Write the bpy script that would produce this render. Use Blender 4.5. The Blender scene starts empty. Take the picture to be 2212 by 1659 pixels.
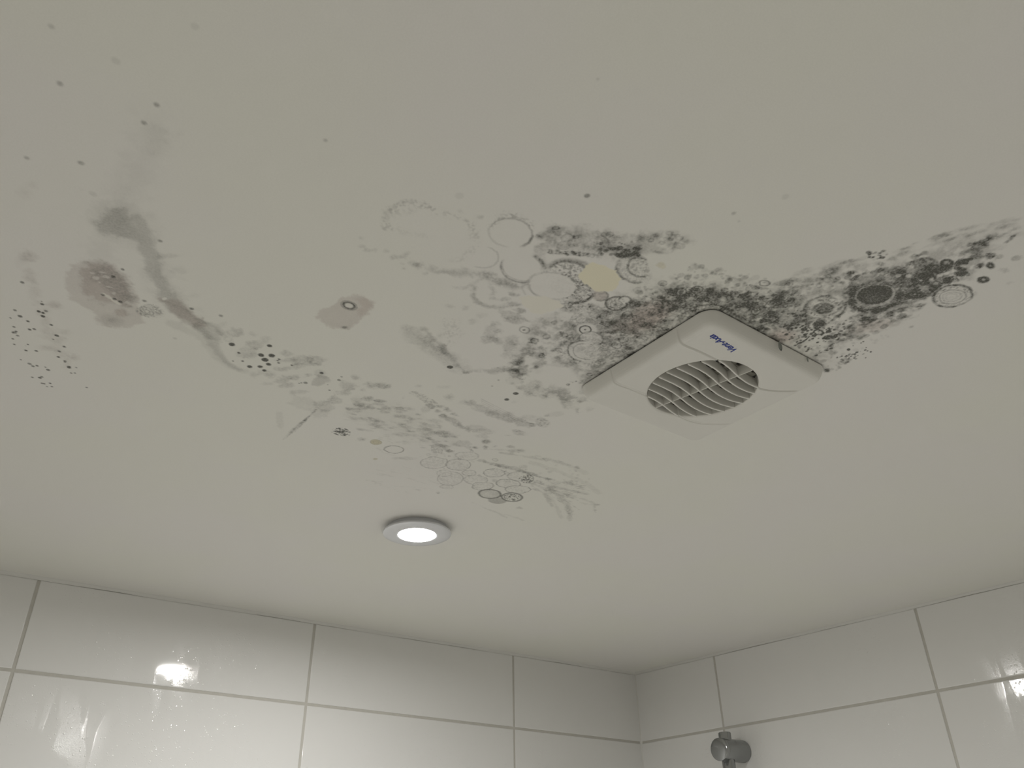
import bpy, bmesh, math, random
import numpy as np
from mathutils import Vector, Matrix

random.seed(7)
rng = np.random.default_rng(11)
scene = bpy.context.scene
COL = scene.collection

# ------------------------------------------------------------------ camera
CEIL = 2.40                                   # height of the ceiling
F_PX, YAW, PITCH, ROLL = 1747.52, 0.663815, 0.542147, -0.018356
CAM = np.array([-1.26801, -1.22582, -0.34791])      # relative to the ceiling corner


def cam_axes():
    cy, sy = math.cos(YAW), math.sin(YAW)
    cp, sp = math.cos(PITCH), math.sin(PITCH)
    F = np.array([sy * cp, cy * cp, sp])
    R = np.array([cy, -sy, 0.0])
    U = np.cross(R, F)
    c, s = math.cos(ROLL), math.sin(ROLL)
    return np.array([c * R + s * U, -s * R + c * U, F])


AX = cam_axes()
cd = bpy.data.cameras.new('camera')
cam = bpy.data.objects.new('camera', cd)
COL.objects.link(cam)
cd.sensor_fit = 'HORIZONTAL'
cd.sensor_width = 36.0
cd.lens = 36.0 * F_PX / 2212.0
cd.clip_start = 0.01
m = Matrix(((AX[0][0], AX[1][0], -AX[2][0], CAM[0]),
            (AX[0][1], AX[1][1], -AX[2][1], CAM[1]),
            (AX[0][2], AX[1][2], -AX[2][2], CAM[2] + CEIL),
            (0, 0, 0, 1)))
cam.matrix_world = m
scene.camera = cam

# ------------------------------------------------------------------ world, exposure
w = bpy.data.worlds.new('world')
scene.world = w
w.use_nodes = True
w.node_tree.nodes['Background'].inputs[0].default_value = (0.8, 0.85, 1, 1)
w.node_tree.nodes['Background'].inputs[1].default_value = 0.0
scene.view_settings.view_transform = 'Standard'
scene.view_settings.look = 'None'
scene.view_settings.gamma = 1
scene.view_settings.use_curve_mapping = False
scene.view_settings.exposure = 0.18
scene.cycles.max_bounces = 6
scene.cycles.use_light_tree = False
scene.cycles.diffuse_bounces = 6
scene.cycles.glossy_bounces = 3
scene.cycles.transmission_bounces = 5
scene.cycles.sample_clamp_indirect = 4.0
scene.cycles.use_adaptive_sampling = True
scene.cycles.adaptive_threshold = 0.03
scene.cycles.adaptive_min_samples = 16

SPOT_POWER = 41.0
LENS_POWER = 625.0
LIGHTS = [(-0.8025, -0.445), (-0.773, -1.352)]
RX, RY = -1.75, -2.75                          # room extents


# ------------------------------------------------------------------ helpers
def put(name, mesh, mat=None, parent=None, loc=None):
    o = bpy.data.objects.new(name, mesh)
    COL.objects.link(o)
    if mat:
        for mm in (mat if isinstance(mat, (list, tuple)) else [mat]):
            mesh.materials.append(mm)
    if parent:
        o.parent = parent
    if loc:
        o.location = loc
    return o


def from_bm(name, bm, mat=None, parent=None, smooth=True, loc=None):
    me = bpy.data.meshes.new(name)
    bmesh.ops.recalc_face_normals(bm, faces=bm.faces)
    bm.to_mesh(me)
    bm.free()
    if smooth:
        me.polygons.foreach_set('use_smooth', [True] * len(me.polygons))
        me.set_sharp_from_angle(angle=math.radians(38))
    return put(name, me, mat, parent, loc)


def empty(name, loc, label, cat, group=None):
    o = bpy.data.objects.new(name, None)
    o.empty_display_size = 0.02
    COL.objects.link(o)
    o.location = loc
    o['label'] = label
    o['category'] = cat
    if group:
        o['group'] = group
    return o


def lathe(bm, prof, n=96, axis='Z', origin=(0, 0, 0), close=True):
    """prof: list of (r, h)"""
    rings = []
    for r, h in prof:
        ring = []
        if r < 1e-7:
            ring = [None]
        cnt = 1 if r < 1e-7 else n
        ring = []
        for k in range(cnt):
            a = 2 * math.pi * k / n
            c, s = r * math.cos(a), r * math.sin(a)
            p = {'Z': (c, s, h), 'X': (h, c, s), 'Y': (c, h, s)}[axis]
            ring.append(bm.verts.new((p[0] + origin[0], p[1] + origin[1], p[2] + origin[2])))
        rings.append(ring)
    for a, b in zip(rings, rings[1:]):
        for k in range(n):
            k2 = (k + 1) % n
            if len(a) == 1 and len(b) == 1:
                continue
            if len(a) == 1:
                bm.faces.new((a[0], b[k], b[k2]))
            elif len(b) == 1:
                bm.faces.new((a[k], b[0], a[k2]))
            else:
                bm.faces.new((a[k], b[k], b[k2], a[k2]))
    return rings


def box(bm, lo, hi):
    v = [bm.verts.new((x, y, z)) for z in (lo[2], hi[2]) for y in (lo[1], hi[1]) for x in (lo[0], hi[0])]
    for f in ((0, 1, 3, 2), (4, 6, 7, 5), (0, 4, 5, 1), (2, 3, 7, 6), (0, 2, 6, 4), (1, 5, 7, 3)):
        bm.faces.new([v[i] for i in f])


def new_mat(name):
    mt = bpy.data.materials.new(name)
    mt.use_nodes = True
    nt = mt.node_tree
    bs = nt.nodes['Principled BSDF']
    return mt, nt, bs


def N(nt, kind, **kw):
    n = nt.nodes.new('ShaderNode' + kind)
    for k, v in kw.items():
        if k == 'inp':
            for a, b in v.items():
                n.inputs[a].default_value = b
        else:
            setattr(n, k, v)
    return n


def math_n(nt, op, a, b=None, clamp=False):
    n = nt.nodes.new('ShaderNodeMath')
    n.operation = op
    n.use_clamp = clamp
    for i, v in enumerate((a, b)):
        if v is None:
            continue
        if isinstance(v, (int, float)):
            n.inputs[i].default_value = v
        else:
            nt.links.new(v, n.inputs[i])
    return n.outputs[0]


def mix_c(nt, fac, a, b):
    n = nt.nodes.new('ShaderNodeMix')
    n.data_type = 'RGBA'
    for i, v in ((0, fac), (6, a), (7, b)):
        if isinstance(v, (int, float)):
            n.inputs[i].default_value = v
        elif isinstance(v, tuple):
            n.inputs[i].default_value = v
        else:
            nt.links.new(v, n.inputs[i])
    return n.outputs[2]


def ramp(nt, val, lo, hi, a=0.0, b=1.0):
    n = nt.nodes.new('ShaderNodeMapRange')
    n.interpolation_type = 'SMOOTHSTEP'
    nt.links.new(val, n.inputs[0])
    for i, v in enumerate((lo, hi, a, b)):
        n.inputs[i + 1].default_value = v
    return n.outputs[0]


def coords(nt, scale=(1, 1, 1), loc=(0, 0, 0)):
    tc = N(nt, 'TexCoord')
    mp = N(nt, 'Mapping', inp={'Scale': scale, 'Location': loc})
    nt.links.new(tc.outputs['Object'], mp.inputs[0])
    return mp.outputs[0]


def noise(nt, vec, scale, detail=3, rough=0.55, dist=0.0):
    n = N(nt, 'TexNoise', inp={'Scale': scale, 'Detail': detail, 'Roughness': rough, 'Distortion': dist})
    nt.links.new(vec, n.inputs['Vector'])
    return n.outputs['Fac']


# ------------------------------------------------------------------ materials
def mat_ceiling():
    mt, nt, bs = new_mat('painted_ceiling')
    v = coords(nt)
    at = N(nt, 'Attribute', attribute_name='mould')
    sp = N(nt, 'SeparateColor')
    nt.links.new(at.outputs['Color'], sp.inputs[0])
    D, G, P, Y = sp.outputs[0], sp.outputs[1], sp.outputs[2], at.outputs['Alpha']
    # slow uneven tone of the old emulsion
    big = noise(nt, v, 5.0, 3, 0.5)
    base = mix_c(nt, ramp(nt, big, 0.35, 0.65), (0.80, 0.787, 0.755, 1), (0.80, 0.796, 0.738, 1))
    grain = noise(nt, v, 900.0, 2, 0.6)
    fine = noise(nt, v, 620.0, 4, 0.7)
    mid = noise(nt, v, 230.0, 4, 0.65, 0.6)
    # fungal speckle: thresholded noise and small round colonies
    thr = math_n(nt, 'SUBTRACT', 0.72, math_n(nt, 'MULTIPLY', G, 0.27))
    spk = math_n(nt, 'MULTIPLY', math_n(nt, 'SUBTRACT', mid, thr), 16.0, True)
    spk = math_n(nt, 'MULTIPLY', spk, ramp(nt, G, 0.02, 0.25))
    vo = N(nt, 'TexVoronoi', inp={'Scale': 260.0, 'Randomness': 1.0})
    nt.links.new(v, vo.inputs['Vector'])
    sc = N(nt, 'SeparateColor')
    nt.links.new(vo.outputs['Color'], sc.inputs[0])
    rad = math_n(nt, 'MULTIPLY', math_n(nt, 'POWER', sc.outputs[0], 3.0), 0.42)
    dots = math_n(nt, 'MULTIPLY', math_n(nt, 'SUBTRACT', rad, vo.outputs['Distance']), 9.0, True)
    dots = math_n(nt, 'MULTIPLY', dots, ramp(nt, G, 0.25, 0.6))
    spk2 = math_n(nt, 'MAXIMUM', math_n(nt, 'MULTIPLY', spk, 0.42), math_n(nt, 'MULTIPLY', dots, 0.60))
    Dm = math_n(nt, 'MULTIPLY', D, ramp(nt, fine, 0.3, 0.7, 0.80, 1.16))
    both = math_n(nt, 'SUBTRACT', 1.0, math_n(nt, 'MULTIPLY', math_n(nt, 'SUBTRACT', 1.0, Dm, True),
                                              math_n(nt, 'SUBTRACT', 1.0, math_n(nt, 'MULTIPLY', spk2, math_n(nt, 'MINIMUM', math_n(nt, 'MULTIPLY', G, 1.7), 1.0)), True)), True)
    c1 = mix_c(nt, Y, base, (0.83, 0.785, 0.60, 1))
    c2 = mix_c(nt, P, c1, (0.62, 0.47, 0.42, 1))
    c3 = mix_c(nt, both, c2, (0.088, 0.088, 0.075, 1))
    c4 = mix_c(nt, ramp(nt, grain, 0.3, 0.7, 0.0, 0.05), c3, (0.45, 0.45, 0.42, 1))
    nt.links.new(c4, bs.inputs['Base Color'])
    bs.inputs['Roughness'].default_value = 0.55
    bs.inputs['Specular IOR Level'].default_value = 0.25
    bp = N(nt, 'Bump', inp={'Strength': 0.10, 'Distance': 0.0006})
    nt.links.new(noise(nt, v, 420.0, 3), bp.inputs['Height'])
    nt.links.new(bp.outputs[0], bs.inputs['Normal'])
    return mt


def mat_tile():
    mt, nt, bs = new_mat('white_glazed_tile')
    v = coords(nt)
    tone = noise(nt, v, 3.0, 2)
    nt.links.new(mix_c(nt, tone, (0.795, 0.795, 0.78, 1), (0.825, 0.82, 0.805, 1)), bs.inputs['Base Color'])
    # condensation: tiny beads wiped away by vertical runs
    vs = coords(nt, (38.0, 38.0, 3.2))
    runs = ramp(nt, noise(nt, vs, 1.0, 2, 0.5, 0.3), 0.44, 0.50)
    patch = ramp(nt, noise(nt, v, 7.0, 3, 0.6), 0.38, 0.56)
    wet = math_n(nt, 'MULTIPLY', runs, patch)
    vo = N(nt, 'TexVoronoi', inp={'Scale': 420.0})
    nt.links.new(v, vo.inputs['Vector'])
    bead = ramp(nt, vo.outputs['Distance'], 0.05, 0.55, 1.0, 0.0)
    sep = N(nt, 'SeparateColor')
    nt.links.new(vo.outputs['Color'], sep.inputs[0])
    few = ramp(nt, sep.outputs[0], 0.88, 0.93)
    fine = noise(nt, v, 900.0, 2)
    haze = math_n(nt, 'MULTIPLY', fine, math_n(nt, 'MULTIPLY', wet, 0.35))
    some = math_n(nt, 'MULTIPLY', math_n(nt, 'MULTIPLY', bead, few), ramp(nt, patch, 0.0, 0.5))
    h = math_n(nt, 'ADD', haze, some)
    wave = noise(nt, v, 6.0, 2)
    bp0 = N(nt, 'Bump', inp={'Strength': 0.03, 'Distance': 0.01})
    nt.links.new(wave, bp0.inputs['Height'])
    bp = N(nt, 'Bump', inp={'Strength': 0.32, 'Distance': 0.0006})
    nt.links.new(h, bp.inputs['Height'])
    nt.links.new(bp0.outputs[0], bp.inputs['Normal'])
    nt.links.new(bp.outputs[0], bs.inputs['Normal'])
    nt.links.new(ramp(nt, wet, 0.0, 1.0, 0.05, 0.11), bs.inputs['Roughness'])
    bs.inputs['IOR'].default_value = 1.5
    return mt


def simple(name, col, rough=0.5, metal=0.0, spec=0.5, nscale=60.0, var=0.04, bump=0.0, bscale=300.0):
    mt, nt, bs = new_mat(name)
    v = coords(nt)
    f = noise(nt, v, nscale, 3)
    a = tuple(c * (1 - var) for c in col) + (1,)
    b = tuple(min(1, c * (1 + var)) for c in col) + (1,)
    nt.links.new(mix_c(nt, f, a, b), bs.inputs['Base Color'])
    bs.inputs['Roughness'].default_value = rough
    bs.inputs['Metallic'].default_value = metal
    bs.inputs['Specular IOR Level'].default_value = spec
    if bump:
        bp = N(nt, 'Bump', inp={'Strength': bump, 'Distance': 0.0005})
        nt.links.new(noise(nt, v, bscale, 3), bp.inputs['Height'])
        nt.links.new(bp.outputs[0], bs.inputs['Normal'])
    return mt


M_CEIL = mat_ceiling()
M_TILE = mat_tile()
M_GROUT = simple('grey_grout', (0.58, 0.565, 0.52), 0.85, nscale=90, var=0.10, bump=0.5)
M_CAULK = simple('white_sealant', (0.68, 0.675, 0.645), 0.45, nscale=40, var=0.03, bump=0.3, bscale=120)
M_WALL = simple('painted_wall', (0.72, 0.71, 0.68), 0.6)
M_FLOOR = simple('pale_floor_tile', (0.66, 0.65, 0.62), 0.35, nscale=8)
M_FAN = simple('white_fan_plastic', (0.745, 0.735, 0.69), 0.42, nscale=30, var=0.015)
M_FANIN = simple('inner_fan_plastic', (0.34, 0.33, 0.29), 0.5, nscale=30, var=0.05)
M_DARK = simple('duct_shade', (0.035, 0.034, 0.03), 0.7)  # near-black colour stands for the shade inside the duct
M_BLUE = simple('blue_print', (0.012, 0.035, 0.27), 0.35, var=0.02)
M_BEZEL = simple('satin_bezel', (0.72, 0.73, 0.75), 0.28, metal=0.35, nscale=200, var=0.02)
M_CHROME = simple('chrome', (0.40, 0.41, 0.41), 0.16, metal=1.0, nscale=50, var=0.05)
M_CHROME2 = simple('brushed_chrome', (0.36, 0.37, 0.37), 0.24, metal=1.0, nscale=50, var=0.05)


def mat_lens():
    mt, nt, bs = new_mat('lit_lamp_lens')
    bs.inputs['Base Color'].default_value = (0.9, 0.9, 0.9, 1)
    bs.inputs['Emission Color'].default_value = (1.0, 0.985, 0.955, 1)
    bs.inputs['Emission Strength'].default_value = LENS_POWER
    v = coords(nt)
    nt.links.new(ramp(nt, noise(nt, v, 200.0), 0.0, 1.0, 0.15, 0.25), bs.inputs['Roughness'])
    return mt


M_LENS = mat_lens()


def mat_water():
    mt, nt, bs = new_mat('tinted_water')  # grey-green tint makes the drops darker
    v = coords(nt)
    nt.links.new(mix_c(nt, noise(nt, v, 300.0), (0.34, 0.37, 0.34, 1), (0.6, 0.63, 0.6, 1)), bs.inputs['Base Color'])
    bs.inputs['Roughness'].default_value = 0.04
    bs.inputs['IOR'].default_value = 1.33
    bs.inputs['Transmission Weight'].default_value = 0.85
    return mt


M_WATER = mat_water()


# ------------------------------------------------------------------ the setting
def struct(o):
    o['kind'] = 'structure'
    return o


def flat_wall(name, lo, hi, mat):
    bm = bmesh.new()
    box(bm, lo, hi)
    return struct(from_bm(name, bm, mat, smooth=False))


ROW = 0.13328          # the cut top row
ROWH = 0.25
TW = 0.400
GR = 0.0042


def tiled_wall(name, origin, along, inward, length, first, slope, top_cut):
    """tiles as real bevelled slabs over a grout bed; one mesh, two materials"""
    bm = bmesh.new()
    A = Vector(along)
    I = Vector(inward)
    O = Vector(origin)
    us = [0.0, first]
    while us[-1] < length:
        us.append(us[-1] + TW)
    us[-1] = min(us[-1], length)
    zs = [0.004]
    z = ROW
    while z < CEIL:
        zs.append(z)
        z += ROWH
    zs.append(CEIL)
    th = 0.0012
    bv = 0.0013
    # grout bed
    g = [O + A * -0.0 - I * 0.02, O + A * length - I * 0.02]
    def quad(p, mi):
        f = bm.faces.new([bm.verts.new(q) for q in p])
        f.material_index = mi
        return f
    quad([O, O + A * length, O + A * length + Vector((0, 0, -CEIL)), O + Vector((0, 0, -CEIL))], 1)
    quad([O + I * -0.1, O + A * length + I * -0.1, O + A * length + I * -0.1 + Vector((0, 0, -CEIL)), O + I * -0.1 + Vector((0, 0, -CEIL))], 1)
    for i in range(len(us) - 1):
        for j in range(len(zs) - 1):
            u0 = us[i] + (GR / 2 if i else 0.0015)
            u1 = us[i + 1] - GR / 2
            def zz(zv, u, j):
                return -zv + slope * u * (1 if 0 < j < len(zs) - 1 else 0)
            ga = GR / 2 if j else 0.0
            gb = GR / 2 if j + 1 < len(zs) - 1 else 0.0
            jit = random.uniform(-0.00012, 0.00012)
            def P(u, j_, side, d):
                zv = zs[j_]
                off = (-ga if side == 't' else gb)
                return O + A * u + I * d + Vector((0, 0, zz(zv, u, j_) + off))
            outer = [P(u0, j, 't', 0), P(u1, j, 't', 0), P(u1, j + 1, 'b', 0), P(u0, j + 1, 'b', 0)]
            Vb = Vector((0, 0, 1))
            mid = [outer[0] + I * (th - 0.0006) , outer[1] + I * (th - 0.0006), outer[2] + I * (th - 0.0006), outer[3] + I * (th - 0.0006)]
            q1 = bv * 0.35
            ins1 = [mid[0] + A * q1 - Vb * q1 + I * 0.00035, mid[1] - A * q1 - Vb * q1 + I * 0.00035, mid[2] - A * q1 + Vb * q1 + I * 0.00035, mid[3] + A * q1 + Vb * q1 + I * 0.00035]
            q2 = bv
            ins2 = [mid[0] + A * q2 - Vb * q2 + I * 0.0006, mid[1] - A * q2 - Vb * q2 + I * 0.0006, mid[2] - A * q2 + Vb * q2 + I * 0.0006, mid[3] + A * q2 + Vb * q2 + I * 0.0006]
            loops = [[bm.verts.new(p) for p in L] for L in (outer, mid, ins1, ins2)]
            for a, b in zip(loops, loops[1:]):
                for k in range(4):
                    bm.faces.new((a[k], a[(k + 1) % 4], b[(k + 1) % 4], b[k])).material_index = 0
            bm.faces.new(loops[-1]).material_index = 0
    o = from_bm(name, bm, [M_TILE, M_GROUT], smooth=True)
    for p in o.data.polygons:                      # the glazed faces stay truly flat
        if p.area > 0.0004 and p.material_index == 0:
            p.use_smooth = False
    return struct(o)


TH = 0.02063
RD = (math.sin(TH), -math.cos(TH), 0.0)
RI = (-math.cos(TH), -math.sin(TH), 0.0)
tiled_wall('wall_left', (0, 0, CEIL), (-1, 0, 0), (0, -1, 0), -RX, 0.31889, 0.01157, 0)
tiled_wall('wall_right', (0, 0, CEIL), RD, RI, -RY + 0.02, 0.20646, 0.0102, 0)
flat_wall('wall_back', (RX - 0.1, RY - 0.1, 0), (0.12, RY, CEIL), M_WALL)
flat_wall('wall_side', (RX - 0.1, RY, 0), (RX, 0.0, CEIL), M_WALL)
flat_wall('floor', (RX - 0.1, RY - 0.1, -0.1), (0.12, 0.1, 0), M_FLOOR)


def bead(name, p0, p1, r, out, wob=0.0006):
    """thin wavering sealant bead along an edge"""
    bm = bmesh.new()
    p0, p1 = Vector(p0), Vector(p1)
    n = 160
    d = (p1 - p0).normalized()
    a = Vector(out[0])
    b = Vector(out[1])
    prev = None
    for i in range(n + 1):
        c = p0.lerp(p1, i / n)
        ph = i / n * 40
        rr = r + wob * (math.sin(ph) * 0.5 + math.sin(ph * 2.3 + 1) * 0.3 + random.uniform(-0.25, 0.25))
        ring = []
        for k in range(6):
            u = k / 5
            dip = 0.10 * math.sin(math.pi * u)         # slightly hollow fillet
            q = c + a * (rr * (1 - u - dip)) + b * (rr * (u - dip))
            ring.append(bm.verts.new(q))
        ring.append(bm.verts.new(c))
        if prev:
            for k in range(7):
                bm.faces.new((prev[k], prev[(k + 1) % 7], ring[(k + 1) % 7], ring[k]))
        prev = ring
    return struct(from_bm(name, bm, M_CAULK))


bead('trim_1', (-0.001, -0.0012, CEIL), (RX, -0.0012, CEIL), 0.0042, ((0, -1, 0), (0, 0, -1)))
e = Vector(RD) * (-RY - 0.02)
bead('trim_2', (-0.0012, 0, CEIL), (e.x - 0.0012, e.y, CEIL), 0.0040, (RI, (0, 0, -1)))
bead('trim_3', (-0.0005, -0.0005, CEIL - 0.003), (-0.0005, -0.0005, 0), 0.0035, ((-1, 0, 0), (0, -1, 0)), 0.0003)

# ------------------------------------------------------------------ the stained ceiling
GX0, GX1, GY0, GY1, GS = -1.33, -0.62, -1.15, -0.47, 0.0006
NX, NY = int((GX1 - GX0) / GS) + 1, int((GY1 - GY0) / GS) + 1
XS = GX0 + np.arange(NX) * GS
YS = GY0 + np.arange(NY) * GS


def w_of(px, py):
    """point of the ceiling seen at a photo position"""
    d = AX.T @ np.array([(px - 1106) / F_PX, -(py - 829.5) / F_PX, 1.0])
    t = -CAM[2] / d[2]
    return (CAM + t * d)[:2]


def vnoise(feat, octaves=1, pers=0.5):
    out = np.zeros((NY, NX), np.float32)
    amp, tot = 1.0, 0.0
    for o in range(octaves):
        f = feat / 2 ** o
        gy, gx = int(NY * GS / f) + 4, int(NX * GS / f) + 4
        g = rng.standard_normal((gy, gx)).astype(np.float32)
        x = np.arange(NX) * GS / f + rng.random()
        y = np.arange(NY) * GS / f + rng.random()
        xi, yi = x.astype(int), y.astype(int)
        xf, yf = (x - xi).astype(np.float32), (y - yi).astype(np.float32)
        xf, yf = xf * xf * (3 - 2 * xf), yf * yf * (3 - 2 * yf)
        r = g[yi] * (1 - yf)[:, None] + g[yi + 1] * yf[:, None]
        out += amp * (r[:, xi] * (1 - xf) + r[:, xi + 1] * xf)
        tot += amp * amp
        amp *= pers
    return out / math.sqrt(tot)


n_f = vnoise(0.0013, 1)         # fine
n_m = vnoise(0.005, 3, 0.6)     # mottling
n_l = vnoise(0.016, 3, 0.6)
n_e = vnoise(0.007, 4, 0.65)    # edges
n_w = vnoise(0.012, 2)
ridge = np.exp(-(vnoise(0.004, 3, 0.6) / 0.33) ** 2)   # worm-like lines

S = np.zeros((NY, NX), np.float32)     # darkening of the display value
G = np.zeros((NY, NX), np.float32)     # speckle
Pk = np.zeros((NY, NX), np.float32)    # pink / brown tint
Yl = np.zeros((NY, NX), np.float32)    # cream paint patch


def sst(x):
    x = np.clip(x, 0, 1)
    return x * x * (3 - 2 * x)


def win(x0, x1, y0, y1, pad):
    i0 = max(0, int((x0 - pad - GX0) / GS)); i1 = min(NX, int((x1 + pad - GX0) / GS) + 2)
    j0 = max(0, int((y0 - pad - GY0) / GS)); j1 = min(NY, int((y1 + pad - GY0) / GS) + 2)
    if i1 <= i0 or j1 <= j0:
        return None
    return slice(j0, j1), slice(i0, i1)


def tex_of(sl, tex):
    if tex is None:
        return 1.0
    if tex == 'soft':
        return np.clip(1 + 0.05 * n_m[sl] + 0.09 * n_l[sl], 0.4, 1.6)
    if tex == 'mot':
        return np.clip(1 + 0.22 * n_m[sl] + 0.20 * n_f[sl], 0, 2.0)
    if tex == 'blot':
        return sst(0.5 + 0.36 * n_m[sl] + 0.26 * n_l[sl]) * 1.45
    if tex == 'spk':
        return sst(0.38 + 0.50 * n_f[sl] + 0.18 * n_m[sl]) * 1.6
    if tex == 'worm':
        return 0.45 + 1.1 * ridge[sl] + 0.3 * n_f[sl]
    return 1.0


def apply(sl, mask, s, tex=None, g=0.0, pink=0.0, yel=0.0, clear=0.0, lim=None):
    if clear:
        S[sl] *= 1 - clear * mask
        G[sl] *= 1 - clear * mask
        Pk[sl] *= 1 - clear * mask
    if s:
        d = np.clip(s * mask * tex_of(sl, tex), 0, 0.97)
        if lim is not None:
            d = np.clip(np.minimum(d, (lim - S[sl]) / (1 - S[sl])), 0, 1)
        S[sl] = 1 - (1 - S[sl]) * (1 - d)
    if g > 0:
        G[sl] = np.clip(G[sl] + g * mask, 0, 1)
    if pink:
        Pk[sl] = np.maximum(Pk[sl], 1.35 * pink * mask)
    if yel:
        Yl[sl] = np.maximum(Yl[sl], yel * mask)


def poly(pts, s, soft=3.0, rough=2.0, **kw):
    W = np.array([w_of(*p) for p in pts])
    soft, rough = soft / 1000, rough / 1000
    sl = win(W[:, 0].min(), W[:, 0].max(), W[:, 1].min(), W[:, 1].max(), soft + 3 * rough)
    if sl is None:
        return
    X, Y = np.meshgrid(XS[sl[1]], YS[sl[0]])
    inside = np.zeros(X.shape, bool)
    dist = np.full(X.shape, 9.0)
    n = len(W)
    for i in range(n):
        x0, y0 = W[i]
        x1, y1 = W[(i + 1) % n]
        c = ((y0 > Y) != (y1 > Y)) & (X < (x1 - x0) * (Y - y0) / ((y1 - y0) or 1e-12) + x0)
        inside ^= c
        dx, dy = x1 - x0, y1 - y0
        t = np.clip(((X - x0) * dx + (Y - y0) * dy) / (dx * dx + dy * dy + 1e-12), 0, 1)
        dist = np.minimum(dist, np.hypot(X - x0 - t * dx, Y - y0 - t * dy))
    sd = np.where(inside, dist, -dist) + n_e[sl] * rough * 0.62
    apply(sl, sst(0.5 + sd / (2 * soft)), s, **kw)


def jac(cx, cy):
    c = w_of(cx, cy)
    ex = (w_of(cx + 1, cy) - w_of(cx - 1, cy)) / 2
    ey = (w_of(cx, cy + 1) - w_of(cx, cy - 1)) / 2
    Jm = np.array([ex, ey]).T
    return c, Jm


def ell(cx, cy, rx, ry, s, rot=0, soft=1.0, rough=0.5, ring=None, arc=None, **kw):
    """filled ellipse or, with ring (mm), its outline; arc=(a0,a1) in photo degrees, 0 = right, 90 = down"""
    c, Jm = jac(cx, cy)
    Ji = np.linalg.inv(Jm)
    a = math.radians(rot)
    rad = math.sqrt(abs(np.linalg.det(Jm)) * rx * ry)
    ext = max(rx, ry) * np.linalg.norm(Jm, 2)
    soft, rough = soft / 1000, rough / 1000
    rw = (ring or 0) / 1000
    sl = win(c[0] - ext, c[0] + ext, c[1] - ext, c[1] + ext, soft + 3 * rough + rw)
    if sl is None:
        return
    X, Y = np.meshgrid(XS[sl[1]] - c[0], YS[sl[0]] - c[1])
    px = Ji[0, 0] * X + Ji[0, 1] * Y
    py = Ji[1, 0] * X + Ji[1, 1] * Y
    u = (px * math.cos(a) + py * math.sin(a)) / rx
    v = (-px * math.sin(a) + py * math.cos(a)) / ry
    q = np.hypot(u, v)
    sd = (1 - q) * rad + n_e[sl] * rough * 0.62
    if ring is None:
        mask = sst(0.5 + sd / (2 * soft))
    else:
        mask = sst(1 - np.abs(sd) / (rw * 0.66 + soft))
        if arc:
            ang = np.degrees(np.arctan2(v, u))
            mid = (arc[0] + arc[1]) / 2
            half = (arc[1] - arc[0]) / 2
            dd = np.abs((ang - mid + 180) % 360 - 180)
            mask = mask * sst((half + 10 - dd) / 20)
    apply(sl, mask, s, **kw)


def stroke(pts, wpx, s, soft=1.5, rough=1.0, taper=False, **kw):
    W = np.array([w_of(*p) for p in pts])
    mid = pts[len(pts) // 2]
    _, Jm = jac(*mid)
    half = wpx * math.sqrt(abs(np.linalg.det(Jm))) / 2
    soft, rough = soft / 1000, rough / 1000
    sl = win(W[:, 0].min(), W[:, 0].max(), W[:, 1].min(), W[:, 1].max(), half + soft + 3 * rough)
    if sl is None:
        return
    X, Y = np.meshgrid(XS[sl[1]], YS[sl[0]])
    dist = np.full(X.shape, 9.0)
    for i in range(len(W) - 1):
        x0, y0 = W[i]
        dx, dy = W[i + 1] - W[i]
        t = np.clip(((X - x0) * dx + (Y - y0) * dy) / (dx * dx + dy * dy + 1e-12), 0, 1)
        e_ = 0.0
        if taper:
            e_ = half * (i + t) / (len(W) - 1)
        dist = np.minimum(dist, np.hypot(X - x0 - t * dx, Y - y0 - t * dy) + e_)
    sd = half - dist + n_e[sl] * rough * 0.62
    apply(sl, sst(0.5 + sd / (2 * soft)), s, **kw)


def dot(px, py, r=1.2, s=0.62, soft=0.5):
    """small dark colony, radius in mm"""
    c = w_of(px, py)
    r, soft = r / 1000, soft / 1000
    sl = win(c[0] - r, c[0] + r, c[1] - r, c[1] + r, soft + 0.001)
    if sl is None:
        return
    X, Y = np.meshgrid(XS[sl[1]], YS[sl[0]])
    sd = r - np.hypot(X - c[0], Y - c[1]) + n_e[sl] * 0.0002
    apply(sl, sst(0.5 + sd / (2 * soft)), s)


def inside_px(poly_, x, y):
    r = False
    n = len(poly_)
    for i in range(n):
        x0, y0 = poly_[i]; x1, y1 = poly_[(i + 1) % n]
        if (y0 > y) != (y1 > y) and x < (x1 - x0) * (y - y0) / (y1 - y0) + x0:
            r = not r
    return r


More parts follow.
